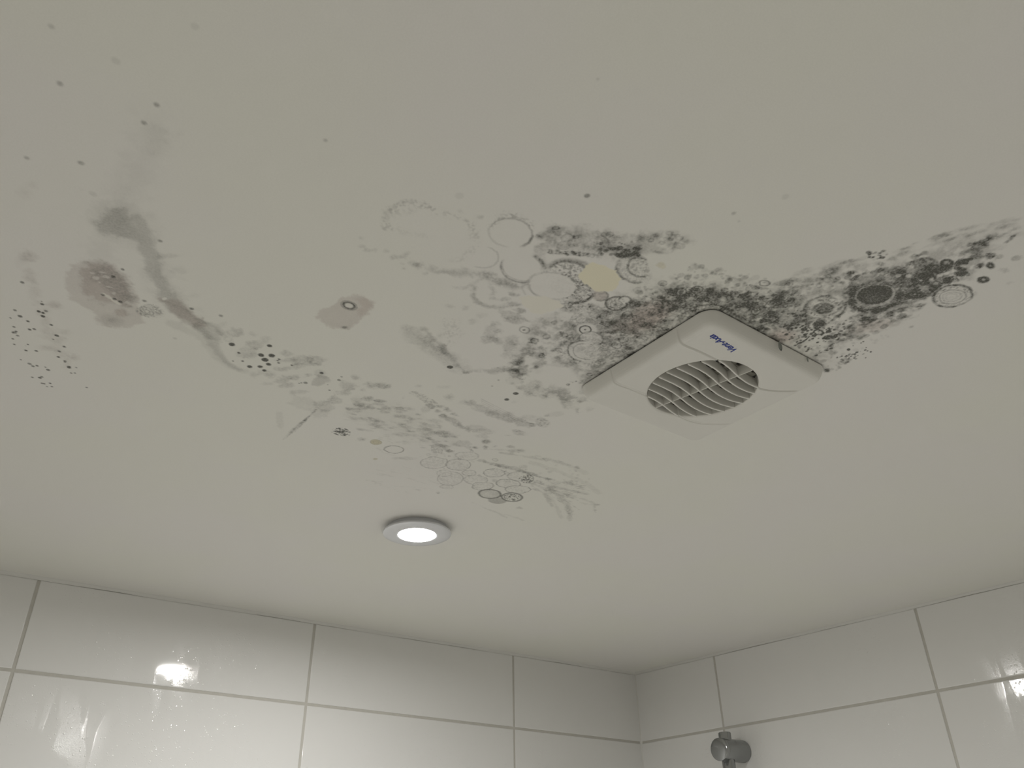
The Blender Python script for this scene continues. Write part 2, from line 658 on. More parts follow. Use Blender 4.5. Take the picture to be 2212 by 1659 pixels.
def scatter(pl, n, r0, r1, s0, s1, kinds=('dot',), power=2.5, elong=None):
    xs = [p[0] for p in pl]; ys = [p[1] for p in pl]
    k = tries = 0
    while k < n and tries < n * 30:
        tries += 1
        x, y = random.uniform(min(xs), max(xs)), random.uniform(min(ys), max(ys))
        if not inside_px(pl, x, y):
            continue
        k += 1
        r = r0 + (r1 - r0) * random.random() ** power
        s = random.uniform(s0, s1)
        kd = random.choice(kinds)
        if kd == 'dot':
            dot(x, y, r, s)
        else:
            _, Jm = jac(x, y)
            sc = math.sqrt(abs(np.linalg.det(Jm))) * 1000
            rx = r / sc * 1.3; ry = r / sc / 1.3
            if elong:
                rx *= elong[0]; ry /= elong[0]
                rot = elong[1]
            else:
                rot = random.uniform(-15, 15)
            if kd == 'blob':
                ell(x, y, rx, ry, s, rot=rot, soft=0.9 + r * 0.3, rough=0.8, tex='mot')
            elif kd == 'ring':
                ell(x, y, rx, ry, s, rot=rot, soft=0.6, rough=0.9, ring=0.8, tex='mot')
                ell(x, y, rx, ry, s * 0.35, rot=rot, soft=0.8, rough=0.4, tex='mot')
            elif kd == 'target':
                ell(x, y, rx, ry, 0.0, rot=rot, soft=0.6, clear=0.22)
                ell(x, y, rx, ry, s, rot=rot, soft=0.5, rough=0.4, ring=0.8)
                ell(x, y, rx * 0.45, ry * 0.45, s, rot=rot, soft=0.6, rough=0.4)


def paint():
    # ---- A: water stain and brush marks at the left
    stroke([(335, 270), (300, 360), (268, 430), (250, 470)], 34, 0.055, 12, 5, tex='soft')
    stroke([(352, 285), (335, 330)], 16, 0.05, 8, 4)
    poly([(195, 440), (260, 425), (330, 470), (352, 560), (380, 620), (430, 680), (400, 690), (330, 640), (300, 545), (250, 530), (240, 575), (185, 570), (200, 500)],
         0.05, 7, 5, tex='soft')
    poly([(222, 470), (228, 456), (245, 447), (268, 452), (280, 468), (298, 464), (314, 480), (326, 506), (341, 545), (352, 590), (366, 617), (385, 645), (413, 672),
          (440, 692), (465, 708), (480, 722), (470, 742), (448, 733), (420, 712), (388, 690), (358, 668), (345, 645), (330, 606), (314, 578), (305, 550), (297, 525),
          (278, 512), (250, 506), (216, 499), (207, 490)], 0.15, 2.6, 1.8, tex='soft')
    poly([(215, 497), (225, 475), (245, 452), (262, 452), (272, 470), (275, 500), (250, 505)], 0.05, 5, 3, tex='soft')
    poly([(345, 645), (385, 648), (430, 685), (445, 705), (420, 706), (380, 684)], 0.06, 3, 2, pink=0.22)
    stroke([(370, 700), (410, 715), (440, 735), (470, 770), (498, 792), (526, 801)], 18, 0.06, 2.5, 1.5, tex='soft')
    stroke([(425, 702), (445, 718), (460, 742), (476, 768), (494, 787), (516, 799)], 13, 0.12, 2, 1.5, tex='soft')
    stroke([(425, 690), (465, 704), (493, 732)], 11, 0.12, 2, 1.5, tex='soft')
    poly([(150, 573), (141, 600), (143, 628), (153, 648), (172, 660), (200, 671), (206, 688), (222, 703), (250, 710), (275, 708), (312, 698), (302, 668), (296, 640),
          (278, 600), (250, 572), (215, 560), (178, 566)], 0.085, 1.8, 2.2, tex='soft', pink=0.10)
    poly([(172, 578), (200, 566), (240, 570), (268, 600), (282, 640), (275, 660), (235, 656), (195, 650), (176, 622)], 0.11, 3, 3, tex='soft', pink=0.26)
    poly([(192, 580), (225, 568), (262, 585), (282, 620), (288, 650), (262, 662), (240, 640), (215, 612)], 0.12, 4, 4, tex='mot', g=0.10)
    ell(262, 676, 16, 9, 0.10, 20, 2, 1.5, tex='mot', pink=0.25)
    ell(240, 692, 28, 13, 0.07, 8, 3, 1.5)
    ell(241, 692, 8, 4, 0.13, 0, 3, 1)
    stroke([(225, 636), (236, 642), (246, 650), (256, 656)], 7, 0, 0.9, 1.5, clear=0.85, yel=0.12)
    for x, y, a, b in ((208, 601, 6, 3), (228, 598, 5, 2), (215, 610, 4, 2), (238, 620, 9, 1.2), (246, 633, 4, 2), (199, 590, 5, 1.5), (222, 588, 6, 1)):
        ell(x, y, a, b, 0, 10, 0.6, 1.2, clear=0.55)
    for x, y in ((245, 598), (222, 637), (247, 646), (265, 582), (260, 652)):
        dot(x, y, 1.4, 0.4)
    ell(326, 673, 31, 15, 0.07, 8, 1.0, 1.0, tex='worm')
    ell(322, 672, 27, 14, 0.15, 8, 1.2, 1.2, tex='worm')
    ell(356, 645, 6, 3, 0, 0, 0.6, 0.6, clear=0.9)
    ell(493, 732, 5, 3, 0, 0, 0.8, 0.8, clear=0.8)
    stroke([(375, 660), (402, 668), (412, 680), (440, 695)], 4, 0.08, 2, 2, tex='mot')
    ell(365, 553, 20, 4, 0.06, -5, 3, 2, tex='mot')
    for x, y, a, b in ((388, 583, 12, 4), (415, 640, 10, 5), (380, 632, 14, 8), (352, 590, 12, 14)):
        ell(x, y, a, b, 0.035, 0, 4, 3, tex='mot')

    # ---- B: dots and faint smears far left
    for x, y, a, b, s in ((60, 550, 13, 7, .11), (64, 585, 9, 5, .07), (66, 601, 9, 5, .07), (46, 565, 10, 8, .03), (76, 630, 12, 14, .05), (115, 660, 14, 6, .11), (92, 675, 14, 10, .05),
                          (98, 695, 10, 12, .05), (108, 715, 20, 8, .055), (118, 730, 26, 8, .05), (98, 752, 16, 5, .06), (118, 748, 18, 8, .05), (160, 773, 8, 3.5, .09),
                          (140, 718, 8, 5, .06), (135, 765, 14, 6, .05), (55, 420, 9, 8, .04), (85, 655, 8, 6, .06), (145, 785, 7, 10, .05), (70, 398, 5, 4, .04)):
        ell(x, y, a, b, s, 10, 4, 2.5, tex='mot', pink=s * 0.8)
    small = [(48, 610), (32, 670), (23, 687), (43, 683), (60, 694), (90, 651), (91, 657), (84, 673), (99, 672), (93, 676), (93, 683), (111, 702), (30, 706), (35, 716), (31, 718),
             (28, 719), (38, 725), (28, 732), (64, 712), (74, 711), (123, 725), (115, 733), (139, 749), (31, 744), (60, 744), (55, 747), (56, 757), (78, 758), (128, 759), (126, 771),
             (45, 777), (140, 780), (140, 782), (64, 786), (80, 790), (71, 791), (98, 793), (104, 799), (149, 792), (149, 794), (165, 794), (154, 806), (162, 806), (70, 815), (90, 814),
             (86, 816), (91, 828), (96, 829), (108, 828), (102, 835), (112, 835), (187, 837)]
    for i, (x, y) in enumerate(small):
        dot(x, y, random.choice((0.8, 1.0, 1.2, 1.4)), random.uniform(0.42, 0.66))
    for x, y, r in ((501, 744, 2.0), (582, 747, 2.0), (564, 767, 2.4), (587, 768, 2.6), (572, 777, 2.6), (580, 787, 1.9), (539, 792, 2.1), (562, 792, 2.0), (571, 800, 1.8),
                    (516, 762, 1.0), (503, 780, .8), (524, 780, .9), (603, 776, 1.0), (600, 779, .8), (602, 784, .9), (695, 806, 1.5), (630, 789, .9)):
        dot(x, y, r, 0.66, 0.7)
    for x, y, r, s in ((414, 667, 1.5, .45), (477, 682, 1.3, .35), (312, 650, 1.3, .4), (347, 521, 1.3, .35), (338, 226, 1.5, .3), (311, 265, 1.5, .3), (175, 352, 1.6, .25),
                       (130, 181, 1.6, .22), (58, 341, 1.2, .2), (111, 57, 1.6, .15), (250, 131, 2.2, .08), (421, 57, 1.8, .07), (703, 303, 1.0, .2), (1268, 423, 1.5, .4),
                       (1585, 461, 1.2, .2), (1697, 425, 2.2, .07), (378, 731, 1.4, .12), (992, 423, 2.6, .06), (1596, 478, .8, .12), (1292, 171, .9, .12), (201, 419, 2.2, .08)):
        dot(x, y, r, s, 0.9)

    # ---- C: blotches between stain and lamp
    for x, y, a, b, s in ((512, 719, 17, 9, .12), (545, 721, 12, 5, .09), (572, 733, 12, 8, .08), (552, 747, 18, 10, .13), (536, 760, 24, 11, .08), (545, 768, 12, 6, .08),
                          (482, 700, 8, 5, .07), (616, 765, 12, 5, .12), (651, 778, 24, 9, .12), (684, 778, 20, 10, .13), (622, 778, 20, 5, .10), (548, 809, 8, 5, .08),
                          (575, 805, 18, 6, .08), (583, 812, 8, 4, .10), (612, 822, 17, 9, .12), (636, 816, 12, 5, .14), (620, 832, 14, 5, .13), (666, 812, 9, 3, .14), (646, 847, 17, 5, .10),
                          (768, 814, 11, 5, .15), (751, 834, 17, 10, .14), (741, 849, 16, 6, .13), (724, 864, 17, 8, .13), (700, 877, 24, 11, .10), (690, 893, 20, 9, .06),
                          (655, 872, 30, 14, .05), (604, 905, 8, 18, .05), (796, 862, 10, 5, .20), (804, 833, 6, 3, .17), (829, 835, 12, 5, .18), (782, 842, 6, 3, .14), (816, 834, 26, 7, .06),
                          (768, 866, 16, 6, .05), (580, 829, 10, 3, .06), (694, 808, 12, 7, .10)):
        ell(x, y, a, b, s, random.uniform(-8, 8), 2.2, 2.4, tex='mot')
    stroke([(598, 797), (630, 794), (655, 787), (690, 786)], 9, 0.12, 2, 2, tex='mot')
    poly([(675, 818), (690, 810), (713, 815), (706, 830), (685, 834), (674, 832)], 0.14, 1.2, 1.8, tex='soft')
    for x, y, r in ((660, 827, 1.8), (651, 827, .9), (732, 821, 1.2), (738, 814, .9), (646, 828, .8), (708, 831, .7), (712, 843, .9)):
        dot(x, y, r, 0.4)
    for i in range(9):
        x = 612 + i * 4.6 + random.uniform(-3, 3)
        stroke([(x, 950 - i * 3.4), (x + 22, 926 - i * 3.4), (x + 38, 912 - i * 3.4)], 1.6, 0.09, 0.8, 0.6, tex='mot')
    stroke([(680, 884), (705, 866), (730, 850), (755, 842), (800, 826)], 3, 0.06, 1.5, 1.5, tex='mot')

    # ---- D: pinkish wiped oval with the screw ring
    poly([(680, 684), (690, 672), (706, 663), (728, 655), (745, 644), (768, 637), (788, 640), (803, 650), (807, 664), (798, 678), (782, 688), (768, 700), (750, 710),
          (722, 712), (703, 704), (693, 694)], 0.085, 1.6, 2.2, tex='soft', pink=0.14)
    poly([(765, 645), (788, 641), (803, 652), (806, 664), (796, 677), (778, 688), (770, 680), (775, 660)], 0.03, 3, 2, pink=0.26)
    ell(743, 708, 11, 4, 0.12, 0, 1.6, 1.5, tex='mot')
    ell(743, 707, 5, 2.5, 0.3, 0, 1, 1)
    ell(754, 660, 12, 7, 0, 14, 1.2, clear=0.6)
    ell(754, 660, 17.5, 9.5, 0.22, 14, 0.5, 0.2, ring=0.6)
    ell(754, 660, 12, 6.6, 0.55, 14, 0.8, 0.2, ring=1.4)

    # ---- E: pale rings in the middle
    ell(940, 508, 92, 55, 0.05, 12, 1.8, 2, ring=1.8, arc=(200, 420), tex='spk')
    stroke([(833, 494), (830, 475), (838, 458), (855, 446), (885, 437), (915, 441), (935, 452)], 13, 0.085, 2.0, 1.5, tex='spk')
    stroke([(828, 478), (836, 457), (856, 441), (888, 433), (925, 441)], 3, 0.08, 1.2, 1.0, tex='mot')
    stroke([(925, 445), (960, 450), (995, 457), (1015, 466), (1040, 470)], 5, 0.07, 2, 1.5, tex='blot')
    stroke([(940, 462), (985, 466), (1010, 478), (1025, 495), (1022, 512)], 12, 0.055, 3, 2, tex='spk')
    stroke([(850, 490), (880, 503), (930, 512)], 10, 0.03, 3, 2, tex='spk')
    for x, y in ((780, 514), (785, 532), (793, 540), (807, 540), (835, 543), (848, 555), (875, 552), (880, 547), (868, 570), (888, 570), (900, 572), (873, 580), (1040, 468), (992, 457), (920, 590)):
        ell(x, y, 5, 3, 0.10, 0, 1.5, 1.5, tex='mot')
    ell(1103, 504, 47, 32, 0.20, 6, 0.8, 0.6, ring=1.0, arc=(200, 395))
    ell(1103, 504, 47, 32, 0.10, 6, 0.8, 0.8, ring=1.0, arc=(95, 200))
    ell(1103, 504, 47, 32, 0.30, 6, 0.9, 0.6, ring=1.6, arc=(0, 55))
    stroke([(1058, 487), (1078, 474), (1105, 467), (1135, 474), (1152, 490)], 11, 0.12, 2.4, 2, tex='spk')
    stroke([(1055, 470), (1090, 462), (1125, 464)], 5, 0.06, 2, 2, tex='spk')
    ell(1040, 555, 38, 24, 0.13, 5, 0.8, 0.8, ring=0.8, arc=(-70, 110))
    stroke([(880, 566), (920, 580), (965, 588), (1010, 588), (1055, 594), (1085, 606), (1130, 615), (1165, 622)], 15, 0.13, 2.8, 2.4, tex='blot', g=0.08)
    stroke([(1045, 592), (1065, 602), (1085, 612), (1110, 618)], 17, 0.14, 3, 2, tex='mot')
    stroke([(1020, 615), (1035, 605), (1050, 600)], 6, 0.10, 2, 2, tex='mot')
    stroke([(1026, 622), (1022, 640), (1030, 652), (1050, 662), (1085, 664), (1115, 660)], 7, 0.17, 1.8, 1.5, tex='mot')
    for x, y, a, b, s in ((1063, 622, 5, 3, .12), (1064, 634, 6, 4, .17), (1065, 643, 5, 3, .15), (1107, 635, 10, 4, .2), (1092, 646, 9, 4, .18), (1108, 658, 17, 7, .18), (1122, 671, 15, 6, .18),
                          (1102, 680, 25, 8, .13), (1112, 691, 18, 6, .15), (989, 620, 7, 3, .1), (972, 662, 9, 4, .1), (1002, 663, 5, 3, .08), (1022, 693, 10, 5, .07), (1040, 681, 10, 5, .06),
                          (1062, 716, 14, 16, .11), (1055, 735, 18, 8, .13), (1075, 738, 10, 6, .12), (1076, 715, 10, 5, .12), (875, 708, 8, 5, .07), (1070, 700, 12, 5, .08), (1108, 735, 18, 10, .11),
                          (1102, 750, 14, 12, .11), (1098, 765, 12, 8, .09)):
        ell(x, y, a, b, s, random.uniform(-10, 10), 2.0, 2.2, tex='mot')
    poly([(955, 690), (990, 688), (995, 712), (985, 742), (972, 756), (960, 725)], 0.06, 3, 2, tex='spk')
    stroke([(890, 722), (925, 745), (965, 772), (995, 795)], 30, 0.11, 5, 3, tex='mot')
    stroke([(895, 722), (925, 742), (955, 764)], 7, 0.08, 2, 2, tex='mot')
    stroke([(918, 712), (940, 735), (965, 762), (990, 790), (1005, 804)], 8, 0.17, 2.2, 2, tex='soft')
    stroke([(950, 722), (950, 742), (962, 760)], 8, 0.10, 2.5, 2, tex='mot')
    stroke([(1003, 804), (1025, 801), (1042, 798), (1060, 803), (1085, 800)], 8, 0.13, 2.2, 2.2, tex='mot')
    ell(1068, 803, 12, 7, 0.09, 0, 2, 2)
    for x, y, r, s in ((972, 793, 2.3, .7), (1095, 863, 2.1, .62), (1114, 850, 2.2, .66), (1077, 821, 1.1, .3), (1063, 834, .8, .3), (1118, 850, 1.2, .6)):
        dot(x, y, r, s, 0.7)

    # ---- mottled mass left of the fan
    m1 = [(1225, 668), (1300, 662), (1390, 650), (1470, 650), (1535, 662), (1450, 725), (1350, 782), (1300, 806), (1262, 826), (1250, 800), (1215, 790), (1165, 800), (1135, 822),
          (1110, 806), (1108, 775), (1130, 738), (1158, 706), (1190, 686)]
    poly(m1, 0.15, 6, 5, tex='blot')
    poly([(1240, 672), (1390, 645), (1535, 660), (1450, 725), (1350, 782), (1290, 800), (1235, 780), (1215, 740), (1220, 700)], 0.14, 8, 5, tex='worm', g=0.18)
    poly([(1330, 668), (1420, 640), (1535, 655), (1490, 690), (1430, 725), (1360, 760), (1320, 720)], 0.09, 9, 5, tex='mot', g=0.12)
    stroke([(1120, 800), (1118, 775), (1140, 740), (1165, 705), (1185, 690)], 22, 0.10, 5, 3, tex='mot')
    stroke([(1102, 797), (1120, 818), (1150, 840), (1175, 852), (1205, 852), (1240, 868)], 26, 0.15, 4, 3.5, tex='blot')
    ell(1190, 812, 48, 20, 0, 5, 4, 3, clear=0.8)
    for x, y, a, b, s in ((1108, 798, 16, 8, .08), (1112, 820, 12, 8, .06), (1205, 848, 26, 14, .12), (1150, 838, 26, 12, .12), (1225, 872, 13, 8, .14), (1256, 864, 14, 7, .12), (1262, 848, 18, 6, .10),
                          (1247, 886, 3, 2, .2), (1274, 886, 5, 3, .1), (1172, 855, 10, 5, .12), (1160, 760, 26, 14, .09), (1220, 785, 25, 10, .08), (1285, 790, 20, 12, .08)):
        ell(x, y, a, b, s, random.uniform(-10, 15), 3.0, 3, tex='mot')
    stroke([(1225, 834), (1232, 826), (1244, 824)], 5, 0.35, 0.9, 1.5, tex='spk')
    scatter(m1, 130, 1.2, 4.5, 0.10, 0.28, ('ring', 'blob', 'blob'))
    scatter([(1280, 670), (1535, 655), (1450, 722), (1340, 780)], 130, 0.7, 2.4, 0.08, 0.32, ('dot', 'ring', 'blob'))
    ell(1268, 712, 22, 14, 0, 0, 1.5, 0.5, clear=0.85)
    ell(1264, 712, 12, 8, 0.62, 0, 0.5, 0.4, ring=0.9)
    dot(1264, 712, 0.8, 0.6)
    ell(1277, 732, 25, 15, 0, 5, 1.2, 0.5, clear=0.7)
    ell(1277, 732, 25, 15, 0.07, 5, 1.2, 0.5, tex='spk')
    ell(1277, 732, 25, 15, 0.22, 5, 0.7, 0.5, ring=0.9, arc=(120, 420))
    ell(1262, 760, 36, 22, 0, 8, 1.4, 0.5, clear=0.7)
    ell(1262, 760, 36, 22, 0.33, 8, 0.7, 0.7, ring=1.0, arc=(90, 270), tex='mot')
    ell(1266, 760, 28, 17, 0.25, 8, 0.6, 0.6, ring=0.7, arc=(60, 300), tex='mot')
    ell(1258, 760, 46, 28, 0.16, 8, 1.2, 1.2, ring=1.8, arc=(100, 260), tex='spk')
    ell(1290, 760, 30, 20, 0.08, 8, 2, 1.2, tex='worm')
    ell(1332, 747, 10, 6, 0.28, 8, 0.5, 0.4, ring=0.7)
    ell(1133, 713, 10, 6.5, 0.25, 8, 0.7, 0.5, ring=0.9)
    dot(1132, 713, 1.0, 0.4)
    ell(1313, 786, 9, 4, 0.12, 0, 0.6, 0.4, ring=0.7)

    # ---- upper mottled area
    up = [(1158, 498), (1180, 490), (1218, 490), (1262, 492), (1300, 503), (1350, 506), (1405, 503), (1460, 503), (1492, 520), (1450, 542), (1405, 548), (1360, 556), (1325, 562), (1290, 556),
          (1240, 548), (1195, 545), (1172, 530)]
    poly(up, 0.10, 5, 4, tex='blot', g=0.10)
    poly([(1175, 492), (1255, 495), (1330, 512), (1400, 512), (1380, 545), (1300, 555), (1230, 545), (1185, 535)], 0.09, 5, 4, tex='mot', g=0.12)
    scatter(up, 90, 1.3, 4.2, 0.06, 0.2, ('blob', 'blob', 'ring'))
    scatter([(1290, 525), (1380, 520), (1380, 555), (1290, 555)], 30, 0.8, 2, 0.2, 0.4)
    ell(1337, 552, 8, 4, 0.55, 0, 0.9, 1)
    for x, y, a, b in ((1336, 537, 7, 3), (1321, 536, 8, 2.5), (1350, 540, 4, 2), (1378, 537, 5, 2)):
        ell(x, y, a, b, 0.28, 0, 1, 1, tex='mot')
    stroke([(1184, 540), (1185, 560), (1182, 578)], 3, 0, 0.8, 0.4, clear=0.9)
    ell(1170, 540, 13, 14, 0.14, 0, 2, 1.5, tex='mot')
    stroke([(1190, 544), (1220, 546), (1245, 547), (1268, 551)], 12, 0.30, 1.0, 1.2, tex='spk')
    stroke([(1190, 545), (1268, 550)], 12, 0.12, 1.0, 1.2)
    # clean disc pushed between
    ell(1120, 552, 36, 14, 0, 0, 1.5, 0.6, clear=0.95)
    ell(1128, 578, 46, 33, 0, 5, 1.2, 0.5, clear=0.8)
    ell(1128, 578, 46, 33, 0.30, 5, 0.7, 0.4, ring=1.2, arc=(55, 200), tex='mot')
    ell(1128, 578, 42, 29, 0.14, 5, 0.6, 0.4, ring=0.8, arc=(60, 190), tex='mot')
    ell(1128, 580, 48, 33, 0.34, 5, 1.0, 0.5, ring=3.0, arc=(-62, -8), tex='mot')
    stroke([(1172, 560), (1180, 575), (1178, 590)], 12, 0.10, 2, 1.5, tex='mot')
    ell(1228, 600, 55, 38, 0.25, 0, 1.4, 0.7, ring=3.2, arc=(-140, -30), tex='mot')
    ell(1226, 602, 50, 36, 0.20, 0, 3, 1, tex='spk')
    ell(1226, 604, 50, 38, 0.36, 0, 1.0, 0.5, ring=1.8, arc=(-140, -40))
    ell(1240, 625, 46, 32, 0.28, 0, 2, 1, tex='worm', g=0.10)
    ell(1240, 625, 46, 30, 0.42, 0, 1.1, 0.6, ring=1.8, arc=(30, 105), tex='mot')
    ell(1192, 618, 52, 29, 0, 5, 1.2, 0.6, clear=0.92)
    ell(1192, 618, 52, 29, 0.14, 5, 1.0, 0.6, ring=1.2, arc=(70, 330), tex='mot')
    stroke([(1143, 615), (1148, 630), (1160, 642)], 3, 0.16, 1, 0.8)
    stroke([(1128, 624), (1135, 636)], 3, 0.13, 1, 0.8)
    ell(1225, 660, 60, 6, 0.16, -2, 1.6, 1.0, tex='worm')
    stroke([(1220, 666), (1260, 664), (1300, 668), (1340, 675)], 10, 0.13, 2.0, 1.2, tex='worm', g=0.2)

    # ---- ring 6 and its neighbours
    ell(1372, 582, 42, 30, 0.10, 8, 1.5, 1, tex='worm')
    ell(1372, 582, 41, 29, 0.30, 8, 0.9, 0.8, ring=1.8, arc=(60, 300), tex='mot')
    ell(1382, 578, 27, 20, 0.36, 8, 0.7, 0.8, ring=1.3, arc=(60, 300), tex='mot')
    ell(1384, 582, 25, 18, 0.10, 8, 1.2, 1, tex='spk')
    poly([(1397, 558), (1420, 550), (1480, 552), (1500, 575), (1478, 598), (1440, 607), (1412, 604), (1402, 580)], 0, 1.2, 0.8, clear=0.96)
    ell(1428, 573, 9, 4.5, 0.07, 20, 1.4, 1.5, yel=0.5, tex='mot')
    stroke([(1340, 570), (1332, 585), (1345, 600)], 4, 0.2, 1.5, 1, tex='mot')

    # ---- F: dense band above the fan
    band = [(1330, 662), (1372, 622), (1415, 612), (1460, 604), (1500, 600), (1545, 604), (1600, 612), (1650, 615), (1700, 606), (1740, 596), (1780, 585), (1830, 572), (1850, 600),
            (1838, 640), (1850, 672), (1870, 690), (1850, 712), (1820, 735), (1795, 775), (1780, 800), (1740, 775), (1680, 742), (1610, 700), (1570, 672), (1535, 660), (1480, 680), (1430, 660)]
    poly(band, 0.10, 8, 5, tex='blot', g=0.17)
    core = [(1395, 640), (1430, 626), (1480, 618), (1540, 622), (1600, 628), (1660, 630), (1708, 625), (1735, 640), (1745, 690), (1720, 705), (1680, 718), (1640, 712), (1590, 684), (1535, 655), (1480, 660), (1430, 668)]
    poly(core, 0.15, 8, 5, tex='mot', g=0.20)
    for x, y, a, b, s in ((1690, 645, 17, 20, .34), (1660, 675, 44, 14, .26), (1665, 692, 30, 10, .22), (1530, 640, 55, 14, .26), (1470, 640, 40, 12, .20), (1600, 655, 36, 12, .2), (1440, 625, 40, 9, .14),
                          (1585, 632, 10, 5, .3), (1500, 626, 30, 8, .16), (1370, 700, 34, 14, .1), (1340, 690, 20, 8, .12), (1380, 655, 30, 8, .12), (1350, 640, 14, 6, .14), (1770, 700, 30, 12, .12)):
        ell(x, y, a, b, s * 0.72, random.uniform(-10, 10), 5, 4, tex='mot')
    scatter(core, 420, 0.6, 2.8, 0.06, 0.34, ('dot', 'dot', 'blob', 'ring', 'blob'))
    scatter(band, 420, 0.7, 3.4, 0.05, 0.24, ('dot', 'blob', 'ring', 'blob', 'blob'))
    scatter([(1395, 640), (1500, 620), (1540, 652), (1430, 665)], 9, 2.2, 4.2, 0.25, 0.4, ('target',))
    scatter([(1600, 620), (1745, 620), (1745, 690), (1640, 700)], 9, 2.2, 4.2, 0.25, 0.4, ('target',))
    scatter([(1690, 690), (1760, 650), (1840, 700), (1800, 760), (1760, 770), (1690, 735)], 170, 0.6, 1.5, 0.35, 0.66)
    scatter([(1740, 685), (1800, 690), (1790, 730), (1730, 720)], 34, 0.8, 2.0, 0.4, 0.65)
    fringe = [(1690, 600), (1740, 580), (1830, 562), (1920, 548), (1930, 565), (1850, 590), (1780, 615), (1700, 625)]
    scatter(fringe, 60, 1.6, 5.0, 0.04, 0.13, ('blob',), elong=(1.5, -14))
    scatter([(1440, 600), (1500, 570), (1600, 590), (1680, 600), (1640, 622), (1500, 615)], 90, 0.8, 3.2, 0.05, 0.2, ('blob', 'dot'))
    # cell at (1331,656)
    ell(1331, 656, 24, 16, 0, -5, 1.2, 0.5, clear=0.6)
    ell(1350, 648, 14, 9, 0, -5, 1.2, 0.5, clear=0.5)
    ell(1331, 656, 22, 14, 0.17, -5, 1.2, 0.6, tex='worm')
    ell(1350, 648, 13, 8, 0.42, -5, 0.6, 0.5, ring=1.1, arc=(-170, 60))
    ell(1331, 656, 23, 14.5, 0.50, -5, 0.7, 0.6, ring=1.5, arc=(0, 300))
    ell(1331, 658, 13, 8, 0.2, -5, 0.5, 0.5, ring=0.7)
    dot(1331, 658, 0.8, 0.3)
    ell(1296, 639, 17, 11, 0.17, 0, 1.4, 0.8, tex='mot', pink=0.18)
    ell(1296, 639, 17, 11, 0.30, 0, 0.8, 0.6, ring=1.0, arc=(-60, 120))
    # cream repair patches
    poly([(1250, 592), (1262, 574), (1280, 567), (1304, 573), (1326, 584), (1342, 602), (1330, 622), (1314, 630), (1290, 629), (1268, 618), (1254, 606)], 0, 0.8, 1.6, clear=1.0, yel=0.85)
    poly([(1122, 642), (1142, 637), (1180, 640), (1204, 650), (1216, 662), (1190, 672), (1170, 679), (1148, 676), (1132, 664)], 0, 1.2, 1.4, clear=1.0, yel=0.28)
    # cap of mould at the fan's corner
    ell(1533, 682, 52, 26, 0, 0, 1.5, 0.6, clear=0.35)
    ell(1533, 682, 49, 23, 0.30, 0, 2, 0.6, tex='worm')
    ell(1533, 682, 49, 24, 0.50, 0, 0.9, 0.6, ring=2.0, arc=(-150, -30), tex='mot')
    stroke([(1572, 668), (1600, 688), (1640, 713), (1672, 735)], 17, 0.32, 3.5, 2, tex='mot')
    stroke([(1670, 735), (1720, 763), (1790, 800)], 8, 0.25, 2.5, 1.5, tex='mot')
    stroke([(1256, 826), (1360, 768), (1450, 716), (1520, 674)], 7, 0.22, 2.5, 1.2, tex='mot')
    # pink clouds
    ell(1400, 685, 52, 26, 0.0, -30, 8, 4, pink=0.38)
    ell(1690, 727, 26, 15, 0.0, 0, 7, 4, pink=0.34)
    ell(1345, 700, 22, 12, 0.0, -30, 6, 4, pink=0.24)
    stroke([(1365, 718), (1385, 722), (1394, 716)], 2, 0.22, 0.8, 0.6)
    stroke([(1398, 717), (1410, 722), (1425, 721)], 2, 0.20, 0.8, 0.6)
    # open rings
    ell(1650, 611, 18, 9, 0, 0, 1.5, 0.6, clear=0.6)
    ell(1650, 611, 11, 6, 0.38, 0, 0.6, 0.7, ring=0.9)
    ell(1650, 610, 4, 2, 0.2, 0, 0.8)
    ell(1627, 680, 26, 16, 0.22, 5, 0.7, 0.7, ring=0.9, arc=(0, 170))
    ell(1680, 735, 20, 13, 0.14, 5, 1.4, 0.8, tex='worm')
    ell(1778, 664, 62, 37, 0, -8, 3, 1, clear=0.45)
    ell(1778, 664, 58, 34, 0.16, -8, 2, 1, ring=5, tex='mot', arc=(100, 330))
    ell(1779, 667, 47, 30, 0.42, -12, 1.2, 1.0, ring=2.0, arc=(-5, 80), tex='mot')
    ell(1776, 664, 38, 22, 0.34, -8, 1.2, 1.0, ring=1.8, arc=(160, 330), tex='mot')
    ell(1780, 666, 32, 18, 0.22, -8, 1.4, 1.0, ring=2.2, tex='spk')
    ell(1779, 667, 21, 11.5, 0.42, -6, 1.2, 0.8, tex='mot')
    ell(1779, 666, 21, 11.5, 0.35, -6, 0.8, 0.8, ring=1.6, arc=(-170, 10))
    ell(1737, 711, 6.5, 3.6, 0.68, 0, 0.7, 0.6)
    ell(1768, 718, 10, 5, 0, 0, 0.8, clear=0.5)
    ell(1768, 718, 9.5, 5, 0.65, 5, 0.6, 0.8, ring=1.5)
    for x, y, a, b in ((1736, 681, 10, 4), (1712, 678, 6, 3), (1723, 671, 4, 2), (1732, 705, 3, 2), (1758, 726, 5, 2.5), (1770, 700, 12, 6), (1790, 729, 11, 5), (1762, 704, 6, 8)):
        ell(x, y, a, b, 0.5, 0, 0.9, 1.0, tex='mot')
    stroke([(1736, 737), (1742, 733), (1748, 727)], 2.6, 0.7, 0.5, 0.4)
    ell(1776, 770, 20, 9, 0.10, -5, 1.2, 1, ring=1.5, tex='mot')
    scatter([(1770, 800), (1810, 780), (1850, 770), (1800, 805)], 30, 0.8, 1.8, 0.12, 0.3, ('blob',))

